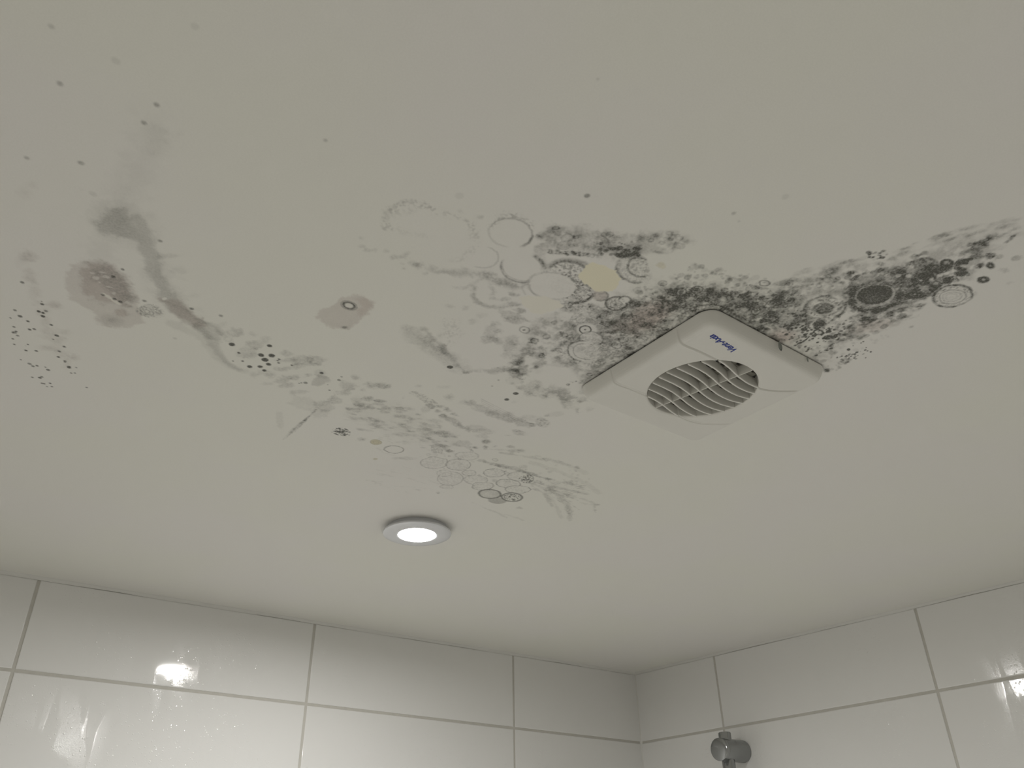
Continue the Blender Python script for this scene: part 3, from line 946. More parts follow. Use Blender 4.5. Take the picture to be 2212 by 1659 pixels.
    # ---- G: the dark arm to the right
    arm = [(1838, 595), (1880, 572), (1930, 560), (1975, 548), (2020, 535), (2070, 522), (2120, 512), (2165, 506), (2150, 545), (2130, 580), (2100, 600), (2060, 615), (2020, 640), (1990, 668),
           (1940, 684), (1890, 690), (1850, 690), (1830, 660), (1828, 620)]
    poly(arm, 0.13, 8, 5, tex='blot', g=0.12)
    scatter([(1880, 555), (1990, 520), (2120, 480), (2205, 470), (2205, 510), (2100, 515), (1980, 545), (1900, 565)], 70, 1.5, 4.5, 0.03, 0.10, ('blob',), elong=(1.6, -16))
    poly([(1832, 615), (1846, 600), (1880, 586), (1925, 576), (1960, 572), (1985, 580), (2010, 592), (2035, 600), (2040, 618), (2018, 632), (1995, 645), (1965, 655), (1935, 664), (1900, 675),
          (1865, 670), (1840, 662), (1830, 640)], 0.37, 3.5, 3, tex='mot', g=0.12)
    poly([(1950, 590), (2060, 560), (2100, 570), (2090, 600), (2010, 640), (1960, 650)], 0.10, 7, 5, tex='blot', g=0.16)
    ell(1870, 606, 34, 17, 0, -20, 1.6, 1, clear=0.35)
    ell(1870, 606, 30, 14, 0.18, -20, 1.6, 1, ring=2.2, tex='worm')
    ell(1889, 640, 56, 34, 0, -8, 1.5, 0.8, clear=0.7)
    ell(1889, 640, 56, 33, 0.22, -8, 1.8, 0.8, tex='mot')
    ell(1889, 640, 55, 32, 0.56, -8, 1.4, 0.8, ring=4.2, arc=(0, 230), tex='mot')
    ell(1889, 640, 55, 32, 0.28, -8, 1.2, 0.8, ring=2.6, arc=(230, 360), tex='mot')
    ell(1889, 639, 46, 26, 0.24, -8, 0.7, 0.7, ring=0.8, tex='mot')
    ell(1889, 637, 38, 20, 0.56, -8, 0.9, 0.4)
    ell(1889, 637, 37, 19, 0.14, -8, 0.9, 0.4, ring=1.4)
    ell(1886, 642, 22, 9, 0, -12, 2.5, 3, clear=0.16)
    stroke([(1838, 604), (1868, 590), (1905, 581), (1950, 575)], 4, 0.30, 1.2, 1.5, tex='mot')
    ell(2000, 572, 30, 16, 0, 0, 1.2, 0.8, clear=0.75)
    ell(2000, 572, 28, 15, 0.40, 0, 1.2, 0.8, tex='mot')
    ell(2000, 572, 28, 15, 0.14, 0, 0.9, 0.8, ring=1.4)
    for x, y, a, b, s, k in ((2045, 568, 13, 7.5, .62, 'r'), (2080, 565, 12, 7, .6, 'b'), (2091, 562, 8, 4, .6, 'b'), (2138, 553, 8, 5, .68, 'b'), (2139, 574, 9, 6.5, .6, 'r'), (2116, 574, 12, 5, .5, 'b'),
                             (2125, 604, 12, 6.5, .7, 'r'), (2078, 592, 12, 6, .55, 'b'), (2065, 590, 8, 5, .5, 'b'), (2040, 582, 12, 5, .55, 'b'), (2000, 598, 13, 7, .66, 'r'),
                             (2050, 604, 14, 7, .58, 'b'), (2025, 588, 8, 6, .5, 'b'), (1973, 636, 16, 9, .5, 'b'), (1962, 570, 9, 5, .45, 'b'), (2160, 555, 10, 5, .2, 'b'), (2195, 558, 11, 6, .22, 'b'),
                             (2170, 585, 9, 5, .16, 'b'), (2116, 531, 20, 8, .26, 'b'), (2098, 545, 22, 8, .24, 'b'), (2122, 524, 14, 5, .26, 'b'), (2105, 555, 14, 4, .3, 'b'), (2073, 582, 9, 4, .4, 'b'),
                             (1975, 554, 10, 5, .32, 'b'), (1998, 546, 6, 3, .25, 'r'), (1987, 660, 11, 4, .3, 'b'), (1952, 668, 14, 5, .3, 'b'), (1922, 676, 8, 3, .3, 'b'), (1878, 688, 20, 7, .28, 'b'),
                             (1945, 592, 20, 8, .25, 'b'), (2020, 620, 14, 7, .45, 'b'), (1993, 612, 10, 6, .5, 'b'), (1835, 588, 6, 3, .5, 'b'), (1820, 610, 7, 4, .5, 'b'), (1825, 640, 6, 4, .4, 'b'),
                             (1905, 571, 7, 3, .4, 'b'), (2180, 610, 8, 4, .06, 'b'), (2103, 634, 9, 5, .1, 'b'), (1822, 655, 8, 5, .3, 'b'), (1930, 560, 14, 6, .12, 'b'), (1862, 577, 22, 8, .10, 'b')):
        if k == 'b':
            ell(x, y, a, b, s, random.uniform(-18, 0), 1.6, 1.8, tex='mot')
        else:
            ell(x, y, a, b, s * 0.3, -8, 1.2, 0.8)
            ell(x, y, a * 0.8, b * 0.8, s, -8, 0.8, 0.8, ring=2.4)
    scatter([(2010, 575), (2080, 560), (2100, 590), (2030, 625), (1975, 645), (1960, 610)], 90, 1.0, 3.4, 0.08, 0.36, ('blob', 'ring', 'dot'))
    scatter([(1985, 590), (2020, 590), (2020, 620), (1980, 625)], 22, 0.8, 2.0, 0.0, 0.0, ('dot',))
    for x, y in ((1962, 596), (2012, 603), (1990, 606), (2022, 612), (2030, 596), (1940, 596)):
        ell(x, y, 6, 3, 0, -10, 0.8, 1.2, clear=0.6)
    scatter([(1870, 545), (1915, 540), (1925, 558), (1880, 560)], 26, 0.8, 1.8, 0.2, 0.5)
    stroke([(2140, 512), (2158, 506), (2180, 503)], 5, 0.25, 2, 2, tex='mot')
    stroke([(2175, 522), (2184, 516), (2190, 509)], 5, 0.40, 1.4, 1.2, tex='mot')
    stroke([(2100, 530), (2130, 518), (2165, 511)], 5, 0.2, 2, 2, tex='mot')
    stroke([(2180, 500), (2205, 494)], 4, 0.12, 2, 2, tex='mot')
    ell(2058, 640, 44, 24, 0, -10, 1.2, 0.6, clear=0.9)
    ell(2058, 640, 43, 23, 0.05, -10, 1.2, 0.6, tex='worm')
    ell(2057, 640, 42, 23, 0.50, -10, 0.8, 0.7, ring=2.0, arc=(85, 385), tex='mot')
    ell(2057, 640, 42, 23, 0.20, -10, 0.8, 0.7, ring=1.4, arc=(20, 90), tex='mot')
    ell(2057, 641, 35, 18.5, 0.22, -10, 0.7, 0.8, ring=1.2, tex='spk')
    ell(2057, 641, 28, 15, 0.24, -10, 0.6, 0.7, ring=0.9, tex='mot')
    ell(2056, 641, 20, 10, 0.13, -10, 0.6, 0.7, ring=0.8, tex='mot')
    ell(2055, 641, 12, 6, 0.09, -10, 0.6, 0.7, ring=0.8)
    low = [(1828, 690), (1880, 672), (1960, 668), (2000, 662), (1950, 690), (1905, 712), (1860, 732), (1800, 748), (1790, 715)]
    poly(low, 0.12, 7, 4, tex='blot', g=0.10)
    scatter(low, 70, 1.2, 4.0, 0.08, 0.3, ('blob', 'dot'), elong=(1.5, -14))
    ell(1880, 704, 45, 12, 0.05, -12, 6, 3, pink=0.18, tex='mot')
    for x, y, a, b in ((1833, 755, 4, 2.6), (1865, 738, 2.4, 1.4), (1860, 741, 1.8, 1.1), (1851, 761, 3.4, 1.4), (1869, 756, 2.8, 1.2), (1874, 758, 2, 1), (1843, 747, 1.4, .8), (1881, 760, 2, 1.3),
                       (1846, 765, 3, 1.2), (1838, 770, 2.6, 1), (1871, 751, 1.2, 1), (1853, 768, 1.4, .8), (1834, 773, 1.3, .8), (1870, 773, 1.1, .7)):
        ell(x, y, a, b, 0.75, -10, 0.5, 0.2)
    scatter([(1805, 772), (1860, 758), (1870, 765), (1830, 785)], 34, 0.5, 1.0, 0.3, 0.55)
    dot(1969, 706, 1.6, 0.18, 1)
    scatter([(1800, 740), (1850, 725), (1900, 715), (1940, 725), (1900, 745), (1820, 765)], 20, 0.8, 2.4, 0.04, 0.1, ('blob',))

    # ---- H: colonies and wipe marks towards the lamp
    hz = [(765, 858), (860, 868), (905, 892), (950, 912), (985, 940), (1010, 962), (960, 968), (900, 955), (830, 935), (770, 912), (735, 895)]
    poly(hz, 0.03, 6, 5, tex='mot')
    scatter(hz, 95, 1.6, 5.0, 0.05, 0.15, ('blob',), elong=(1.5, 8))
    scatter([(740, 895), (900, 920), (990, 965), (1040, 1000), (900, 985), (760, 925)], 50, 1.2, 3.2, 0.04, 0.12, ('blob',), elong=(1.6, 8))
    for x, y, a, b, s in ((863, 882, 11, 5, .16), (776, 873, 14, 6, .12), (801, 880, 9, 5, .12), (834, 881, 12, 4, .12), (830, 888, 16, 6, .08), (871, 860, 2, 1, .1), (890, 905, 6, 2.5, .18), (753, 883, 5, 2.5, .15),
                          (786, 905, 8, 3, .12), (924, 921, 22, 5, .08), (926, 928, 14, 4, .1), (784, 950, 3, 2, .25), (782, 950, 10, 4, .06), (972, 975, 7, 4, .25), (965, 940, 20, 6, .07),
                          (971, 859, 12, 7, .06), (971, 859, 5, 2.5, .12), (1005, 869, 14, 6, .05), (1007, 868, 4, 2, .12), (932, 878, 7, 4.5, .2), (945, 888, 7, 4, .18), (952, 879, 6, 3, .18),
                          (965, 882, 6, 3, .2), (968, 886, 6, 3, .18), (958, 899, 8, 4, .22), (978, 894, 5, 2, .2), (986, 897, 4, 2, .2), (920, 884, 10, 6, .08), (1172, 914, 16, 9, .10), (1120, 936, 12, 4, .14),
                          (1096, 940, 5, 2, .18), (1113, 930, 7, 2, .14), (1025, 925, 22, 7, .07), (1045, 932, 22, 6, .08), (1038, 942, 14, 4, .08), (1050, 954, 7, 3.5, .25), (1050, 954, 12, 6, .07),
                          (1050, 965, 4, 1.6, .25), (1068, 965, 3, 1.5, .28), (1025, 967, 6, 2, .28), (997, 958, 18, 7, .07), (1018, 972, 3, 2, .2), (1110, 973, 12, 4, .12), (1102, 965, 7, 3, .18), (1125, 974, 7, 3, .18),
                          (880, 990, 20, 4, .08), (857, 990, 14, 3, .08), (902, 1058, 7, 2, .12), (946, 1065, 4, 2, .2), (1012, 976, 3, 1.5, .2), (1122, 1097, 5, 1.6, .15), (1200, 895, 16, 6, .05),
                          (1112, 868, 8, 3, .06), (1150, 904, 26, 8, .06), (960, 836, 14, 4, .05), (905, 834, 8, 3, .1), (1180, 898, 5, 2, .1)):
        ell(x, y, a, b, s, random.uniform(-2, 8), 1.8, 1.8, tex='mot')
    stroke([(893, 848), (912, 858), (930, 868), (940, 875)], 11, 0.14, 1.2, 1.2, tex='worm')
    stroke([(955, 898), (975, 906), (992, 918), (1010, 928)], 11, 0.17, 2.0, 2.0, tex='mot')
    stroke([(1022, 873), (1050, 886), (1075, 897), (1105, 906), (1145, 919)], 17, 0.14, 2.4, 2.6, tex='mot')
    stroke([(1070, 892), (1105, 902), (1120, 908)], 20, 0.07, 3, 2.4, tex='mot')
    for dy in (0, 4, 8):
        stroke([(1040, 862 + dy), (1080, 882 + dy), (1115, 900 + dy), (1152, 916)], 1.6, 0.13, 0.8, 0.4)
    ell(1150, 918, 9, 5, 0.16, 5, 2, 1.6, tex='mot')
    stroke([(915, 944), (935, 952), (955, 965), (970, 975)], 6, 0.13, 1.8, 1.6, tex='mot')
    ell(1172, 913, 16, 9, 0.10, 5, 1, 1, tex='spk')
    # black and white cell, ochre spots
    ell(737, 933, 21, 9, 0.40, 8, 0.8, 0.8, tex='spk')
    ell(812, 955, 12.5, 5.6, 0.16, 4, 0.8, 0.4, yel=1.0)
    ell(812, 955, 12, 5.3, 0.14, 4, 0.5, 0.4, ring=0.8, tex='mot')
    ell(812, 955, 6, 2.5, 0.10, 4, 0.5, 0.4, ring=0.7)
    ell(811, 991, 6, 2.2, 0.16, 0, 1, 0.8, yel=0.6)
    ell(851, 971, 20, 8, 0.27, 3, 0.7, 0.7, ring=1.1, tex='mot')
    stroke([(815, 968), (828, 978), (850, 984)], 3, 0.05, 1.5, 1.2)
    poly([(930, 962), (948, 965), (957, 972), (955, 980), (934, 979)], 0.14, 0.7, 0.5, tex='worm')
    scatter([(905, 985), (1010, 965), (1060, 985), (1170, 1020), (1150, 1060), (1060, 1060), (960, 1050), (930, 1010)], 60, 1.0, 3.6, 0.05, 0.15, ('blob', 'ring'))
    for x, y, a, b, s in ((938, 1000, 30, 12.5, .2), (990, 1004, 27, 12, .2), (973, 1034, 27, 15, .17), (1009, 985, 25, 9, .13), (1014, 1022, 15, 6, .18), (1028, 1037, 26, 10, .14), (1043, 1050, 23, 8.5, .2),
                          (1067, 1022, 23, 9, .2), (1098, 1045, 26, 9.5, .24), (1122, 1029, 26, 10, .15), (1118, 1057, 26, 8, .24), (965, 1052, 14, 4, .12), (960, 1022, 16, 7, .1)):
        ell(x, y, a, b, 0, 3, 1, 0.5, clear=0.6)
        ell(x, y, a, b, 0.05, 3, 1, 0.8, tex='spk')
        ell(x, y, a, b, s, random.uniform(-2, 5), 0.6, 0.9, ring=1.1, tex='mot')
    ell(1137, 1034, 15, 9, 0.34, 0, 0.8, 0.8, tex='spk')
    ell(1137, 1034, 16, 9.5, 0.25, 0, 0.7, 0.7, ring=1.0, arc=(-90, 90))
    ell(1074, 1081, 18.5, 7, 0.24, 3, 1.4, 0.6, tex='soft')
    ell(1074, 1081, 18.5, 7, 0.12, 3, 0.9, 0.6, ring=1.2, arc=(10, 170))
    ell(1058, 1067, 24, 10, 0, 2, 1, 0.3, clear=0.8)
    ell(1058, 1067, 24, 10, 0.12, 2, 1.0, 0.5, tex='mot')
    ell(1058, 1067, 23.5, 9.6, 0.42, 2, 0.9, 0.5, ring=2.0)
    ell(1106, 1074, 23, 9.5, 0, 2, 1, 0.3, clear=0.8)
    ell(1106, 1074, 19, 7.5, 0.32, 2, 1.0, 0.5, tex='spk')
    ell(1106, 1074, 22, 9, 0.48, 2, 0.9, 0.5, ring=1.8)
    # wipe fans
    for pts, wd, s in (([(1035, 995), (1075, 1004), (1110, 1010), (1155, 1026)], 6, .17), ([(1060, 1003), (1100, 1012), (1150, 1026), (1200, 1037)], 3, .15), ([(1150, 1026), (1190, 1036), (1235, 1046)], 4, .15),
                       ([(1140, 1036), (1185, 1050), (1235, 1060), (1270, 1067)], 6, .10), ([(1150, 1045), (1195, 1062), (1225, 1085), (1233, 1112)], 7, .11), ([(1150, 1050), (1180, 1070), (1192, 1092)], 6, .12),
                       ([(1165, 1045), (1215, 1066), (1260, 1078), (1290, 1090)], 4, .08), ([(1205, 1075), (1222, 1092), (1230, 1108), (1232, 1124)], 6, .09), ([(1178, 1062), (1200, 1090), (1212, 1118)], 5, .06),
                       ([(1284, 1092), (1283, 1100), (1286, 1106)], 2.5, .12), ([(1255, 1086), (1275, 1090), (1290, 1090)], 2, .1), ([(1080, 978), (1110, 982), (1150, 988), (1180, 995)], 5, .11),
                       ([(1050, 970), (1090, 972), (1130, 977)], 4, .07), ([(1180, 990), (1230, 1005), (1265, 1022)], 8, .05), ([(1150, 1000), (1210, 1020), (1260, 1040), (1295, 1065)], 9, .05),
                       ([(1044, 1096), (1075, 1108), (1095, 1118)], 3, .08), ([(1095, 1112), (1130, 1124)], 3, .07), ([(1020, 1085), (1045, 1096)], 3, .04), ([(1160, 985), (1215, 1000), (1250, 1012)], 4, .07)):
        stroke(pts, wd, s, 1.6, 1.6, tex='mot')
    for i in range(16):
        a = math.radians(8 + i * 2.8)
        r0, r1 = random.uniform(20, 60), random.uniform(100, 165)
        stroke([(1140 + r * math.cos(a) * 0.95, 1030 + r * math.sin(a) * 0.62) for r in (r0, (r0 + r1) / 2, r1)], 1.8, random.uniform(.06, .14), 0.8, 0.9, tex='blot')
    for i in range(26):
        x, y = random.uniform(780, 930), random.uniform(988, 1062)
        stroke([(x, y), (x + random.uniform(18, 50), y + random.uniform(2, 9))], 2.0, random.uniform(.025, .055), 1.2, 1.0, tex='blot')
    scatter([(1150, 985), (1250, 1000), (1300, 1060), (1250, 1070), (1180, 1020)], 26, 0.9, 2.8, 0.04, 0.1, ('blob',))
    poly([(1010, 900), (1130, 930), (1150, 1000), (1250, 1060), (1150, 1080), (1000, 1060), (900, 1040), (800, 1010), (900, 960)], 0.012, 15, 8)


paint()
S = np.clip(S, 0, 0.66)
S = S * (0.64 + 0.30 * S / 0.66)        # keep the faint growth faint
D = (1 - (1 - S) ** 2.2) / 0.88
attr = np.stack([np.clip(D, 0, 1), np.clip(G, 0, 1), np.clip(Pk, 0, 1), np.clip(Yl, 0, 1)], -1).astype(np.float32)
# keep the rim of the fine patch clean
attr[:2] = attr[-2:] = 0
attr[:, :2] = attr[:, -2:] = 0


def ceiling():
    X, Y = np.meshgrid(XS, YS)
    nv = NX * NY
    co = np.zeros((nv + 8, 3), np.float32)
    co[:nv, 0] = X.ravel()
    co[:nv, 1] = Y.ravel()
    xr, yr = XS[-1], YS[-1]
    bx0, bx1, by0, by1 = RX - 0.1, 0.15, RY - 0.1, 0.1
    co[nv:nv + 4, :2] = [(bx0, by0), (bx1, by0), (bx1, by1), (bx0, by1)]
    co[nv + 4:, :2] = [(bx0, by0), (bx1, by0), (bx1, by1), (bx0, by1)]
    co[:, 2] = CEIL
    co[nv + 4:, 2] = CEIL + 0.06
    idx = np.arange(nv, dtype=np.int32).reshape(NY, NX)
    q = np.stack([idx[:-1, :-1], idx[1:, :-1], idx[1:, 1:], idx[:-1, 1:]], -1).reshape(-1, 4)
    c00, c10, c11, c01 = idx[0, 0], idx[0, -1], idx[-1, -1], idx[-1, 0]
    a, b, c, d = nv, nv + 1, nv + 2, nv + 3
    e0, f0, g0, h0 = nv + 4, nv + 5, nv + 6, nv + 7
    extra = np.array([[a, c00, c10, b], [b, c10, c11, c], [c, c11, c01, d], [d, c01, c00, a], [e0, f0, g0, h0],
                      [a, b, f0, e0], [b, c, g0, f0], [c, d, h0, g0], [d, a, e0, h0]], np.int32)
    q = np.concatenate([q, extra])
    me = bpy.data.meshes.new('ceiling')
    me.vertices.add(len(co))
    me.vertices.foreach_set('co', co.ravel())
    me.loops.add(q.size)
    me.loops.foreach_set('vertex_index', q.ravel())
    me.polygons.add(len(q))
    me.polygons.foreach_set('loop_start', np.arange(0, q.size, 4, dtype=np.int32))
    me.polygons.foreach_set('loop_total', np.full(len(q), 4, np.int32))
    me.polygons.foreach_set('use_smooth', np.zeros(len(q), bool))
    me.update()
    at = me.attributes.new('mould', 'FLOAT_COLOR', 'POINT')
    full = np.zeros((len(co), 4), np.float32)
    full[:nv] = attr.reshape(-1, 4)
    at.data.foreach_set('color', full.ravel())
    return struct(put('ceiling', me, M_CEIL))


ceiling()

# ------------------------------------------------------------------ extractor fan
FC = (-0.791, -0.870)
HALF = 0.073
FD = 0.0118
GRR = 0.0450
fan = empty('extractor_fan', (FC[0], FC[1], CEIL),
            'square white plastic extractor fan with round slatted grille on the mouldy ceiling', 'extractor fan')


def s_shift(x):
    """sideways sweep of the S shaped slats, mm"""
    xs = [-90, -74, -68, -60, -52, -40, -28, -18, -8, 0, 7.5, 15, 22, 31, 38, 44.6, 52, 59, 66]
    ys = [-9, -3.2, 0.6, 0.9, 0.2, 0, 0.1, 0.9, 2.8, 5.0, 6.9, 8.2, 8.9, 8.8, 7.6, 5.7, 1.6, -3.4, -8.5]
    return float(np.interp(x, xs, ys))


_sx = np.linspace(-90, 70, 641)
_sy = np.array([s_shift(v) for v in _sx])
_k = np.hanning(25); _k /= _k.sum()
_pad = np.concatenate([np.full(12, _sy[0]), _sy, np.full(12, _sy[-1])])
_sy = np.convolve(_pad, _k, 'valid')


def sweep(x):
    return np.interp(x, _sx, _sy)


Y9, Y1 = -38.3, 33.5
PITCHS = (Y1 - Y9) / 8


def shoulder(sd):
    """near-vertical drafted side, then a tight rounded shoulder, then an almost flat face"""
    return np.interp(sd * 1000, [0, 1.2, 2.4, 3.6, 4.6, 5.6, 6.8, 8.2, 10.5, 14], [0, 0.26, 0.50, 0.70, 0.82, 0.90, 0.955, 0.982, 0.995, 1.0])


def fascia():
    na, nr = 1440, 150
    RC = 0.0125                                        # corner radius
    ang = np.linspace(0, 2 * math.pi, na, endpoint=False)
    dx, dy = np.cos(ang), np.sin(ang)
    # distance along each ray to the rounded square
    R = np.zeros(na)
    lo, hi = np.zeros(na), np.full(na, 0.12)
    for _ in range(40):
        mid = (lo + hi) / 2
        qx = np.abs(mid * dx) - (HALF - RC)
        qy = np.abs(mid * dy) - (HALF - RC)
        sd = np.hypot(np.maximum(qx, 0), np.maximum(qy, 0)) + np.minimum(np.maximum(qx, qy), 0) - RC
        lo = np.where(sd < 0, mid, lo)
        hi = np.where(sd < 0, hi, mid)
    R = lo
    t = np.linspace(0, 1, nr)
    t = 1 - (1 - t) ** 1.5                            # finer towards the outer edge
    r = GRR + (R[None, :] - GRR) * t[:, None]
    X = r * dx
    Y = r * dy
    qx = np.abs(X) - (HALF - RC)
    qy = np.abs(Y) - (HALF - RC)
    sd = -(np.hypot(np.maximum(qx, 0), np.maximum(qy, 0)) + np.minimum(np.maximum(qx, qy), 0) - RC)   # inward distance
    sd = np.clip(sd, 0, None)
    prof = shoulder(sd)                                               # rounded shoulder
    H = 0.0022 + (FD - 0.0022) * prof
    # softened lip of the round opening
    lip = np.clip((r - GRR) / 0.0022, 0, 1)
    H -= 0.0010 * (1 - lip) ** 2
    # two swept seams
    for yb in (Y1, Y9):
        d = (Y * 1000 - (yb + sweep(X * 1000))) / 1.0
        fade = sst((66 - X * 1000) / 3)
        sg = 1 if yb == Y1 else -1
        H -= 0.0011 * np.exp(-(d / 0.6) ** 2) * fade
        H += 0.00045 * np.exp(-((d - sg * -1.4) / 0.9) ** 2) * fade
    # small notches where the seams reach the rim
    verts = np.stack([X, Y, -H], -1).reshape(-1, 3)
    ringo = np.stack([R * dx, R * dy, np.full(na, -0.0012)], -1)
    inner1 = np.stack([GRR * 0.997 * dx, GRR * 0.997 * dy, np.full(na, -FD + 0.0016)], -1)
    inner2 = np.stack([GRR * 0.997 * dx, GRR * 0.997 * dy, np.full(na, -0.0008)], -1)
    allv = np.concatenate([inner2, inner1, verts, ringo])
    nn = nr + 3
    idx = np.arange(nn * na).reshape(nn, na)
    q = np.stack([idx[:-1], np.roll(idx[:-1], -1, 1), np.roll(idx[1:], -1, 1), idx[1:]], -1).reshape(-1, 4)
    q = q[:, ::-1]
    me = bpy.data.meshes.new('fascia')
    me.from_pydata(allv.tolist(), [], q.tolist())
    me.polygons.foreach_set('use_smooth', [True] * len(me.polygons))
    me.update()
    return put('fascia', me, M_FAN, fan)


fascia()


def fan_parts():
    # mounting frame: a slightly smaller dark-shadowed body against the ceiling
    bm = bmesh.new()
    h = HALF - 0.0022
    rc = 0.010
    outer, inner = [], []
    for k in range(144):
        a = 2 * math.pi * k / 144
        c, s = math.cos(a), math.sin(a)
        lo_, hi_ = 0.0, 0.2
        for _ in range(30):
            mm_ = (lo_ + hi_) / 2
            qx, qy = abs(mm_ * c) - (h - rc), abs(mm_ * s) - (h - rc)
            sd = math.hypot(max(qx, 0), max(qy, 0)) + min(max(qx, qy), 0) - rc
            if sd < 0:
                lo_ = mm_
            else:
                hi_ = mm_
        outer.append((lo_ * c, lo_ * s))
        inner.append((0.047 * c, 0.047 * s))
    L = [[bm.verts.new((x, y, z)) for x, y in ring] for ring, z in ((inner, 0.0), (outer, 0.0), (outer, -0.0022), (inner, -0.0022))]
    for a_, b_ in zip(L, L[1:] + L[:1]):
        for k in range(144):
            bm.faces.new((a_[k], a_[(k + 1) % 144], b_[(k + 1) % 144], b_[k]))
    from_bm('mounting_frame', bm, M_FANIN, fan)
    # back plate seen between the slats, over a near-black disc painted as the shade of the duct
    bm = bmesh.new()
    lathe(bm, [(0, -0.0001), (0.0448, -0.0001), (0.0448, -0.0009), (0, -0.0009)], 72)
    from_bm('duct_shade_disc', bm, M_DARK, fan)
    bm = bmesh.new()
    step = 0.0088
    for i in range(-5, 6):
        x = i * step
        hh = math.sqrt(max(0, 0.0446 ** 2 - (abs(x) + 0.002) ** 2))
        wdt = 0.0014 if i % 2 else 0.0021
        if hh > 0.003:
            box(bm, (x - wdt, -hh, -0.0024), (x + wdt, hh, -0.0010))
    for j in range(-5, 6):
        y = j * step * 0.95 + 0.002
        hh = math.sqrt(max(0, 0.0446 ** 2 - (abs(y) + 0.0025) ** 2))
        if hh > 0.003:
            box(bm, (-hh, y - 0.0024, -0.0026), (hh, y + 0.0024, -0.0012))
    from_bm('inner_guard', bm, M_FANIN, fan, smooth=False)


fan_parts()


def slats():
    DEP = 0.0086
    for i in range(9):
        yb = Y9 + i * PITCHS
        xs = np.linspace(-46, 46, 185)
        ys = yb + sweep(xs)
        ok = np.hypot(xs, ys) < GRR * 1000 * 0.9985
        xs, ys = xs[ok], ys[ok]
        if len(xs) < 4:
            continue
        # cross-section: rounded ridge towards the room, fin behind it
        sec = [(-0.42, DEP), (0.42, DEP), (0.74, 0.0012), (0.80, 0.0005), (0.55, 0.0001), (0.0, 0.0), (-0.55, 0.0001), (-0.80, 0.0005), (-0.74, 0.0012)]
        bm = bmesh.new()
        prev = None
        tx = np.gradient(xs); ty = np.gradient(ys)
        ln = np.hypot(tx, ty); nx, ny = -ty / ln, tx / ln
        rings = []
        for k in range(len(xs)):
            ring = [bm.verts.new(((xs[k] + nx[k] * o) / 1000, (ys[k] + ny[k] * o) / 1000, -FD - 0.0001 + d)) for o, d in sec]
            if rings:
                for c in range(len(sec)):
                    c2 = (c + 1) % len(sec)
                    bm.faces.new((rings[-1][c], rings[-1][c2], ring[c2], ring[c]))
            rings.append(ring)
        bm.faces.new(rings[0]); bm.faces.new(rings[-1])
        from_bm('slat', bm, M_FAN, fan)
    # cross bar
    bm = bmesh.new()
    p0, p1 = Vector((-9.2, 43.8, 0)) / 1000, Vector((8.9, -44.0, 0)) / 1000
    d = (p1 - p0).normalized(); nrm = Vector((-d.y, d.x, 0))
    sec = [(-0.4, 0.0080), (0.4, 0.0080), (0.55, 0.0010), (0.3, 0.0004), (-0.3, 0.0004), (-0.55, 0.0010)]
    rr = [[bm.verts.new(p + nrm * (o / 1000) + Vector((0, 0, -FD + 0.0002 + z))) for o, z in sec] for p in (p0, p1)]
    for c in range(len(sec)):
        c2 = (c + 1) % len(sec)
        bm.faces.new((rr[0][c], rr[0][c2], rr[1][c2], rr[1][c]))
    bm.faces.new(rr[0]); bm.faces.new(rr[1])
    from_bm('crossbar', bm, M_FAN, fan)


slats()


def lettering():
    cu = bpy.data.curves.new('lettering', 'FONT')
    cu.body = 'Vent-Axia'
    cu.size = 1.0
    cu.shear = 0.32
    cu.offset = 0.022
    cu.space_character = 0.92
    cu.extrude = 0.0
    tmp = bpy.data.objects.new('tmp_text', cu)
    COL.objects.link(tmp)
    bpy.context.view_layer.update()
    dg = bpy.context.evaluated_depsgraph_get()
    me = bpy.data.meshes.new_from_object(tmp.evaluated_get(dg), depsgraph=dg)
    bpy.data.objects.remove(tmp)
    n = len(me.vertices)
    co = np.zeros(n * 3)
    me.vertices.foreach_get('co', co)
    co = co.reshape(-1, 3)
    wx = co[:, 0].max() - co[:, 0].min()
    u = (co[:, 0] - co[:, 0].min()) / wx
    v = co[:, 1] / 0.69                       # cap height to 1
    # base line on the fascia (mm), from V to the last a
    b0, b1 = np.array([-26.0, -57.0]), np.array([-56.8, -60.0])
    bd = (b1 - b0)
    up = np.array([-bd[1], bd[0]]) / np.hypot(*bd) * -5.4
    P = b0 + u[:, None] * bd + v[:, None] * up
    co[:, 0], co[:, 1] = P[:, 0] / 1000, P[:, 1] / 1000
    sd = HALF - np.maximum(np.abs(co[:, 0]), np.abs(co[:, 1]))
    co[:, 2] = -(0.0022 + (FD - 0.0022) * shoulder(sd)) - 0.00012
    me.vertices.foreach_set('co', co.ravel())
    me.update()
    me.name = 'lettering'
    o = put('lettering', me, M_BLUE, fan)
    o['label'] = 'small blue italic maker name'
    return o


lettering()


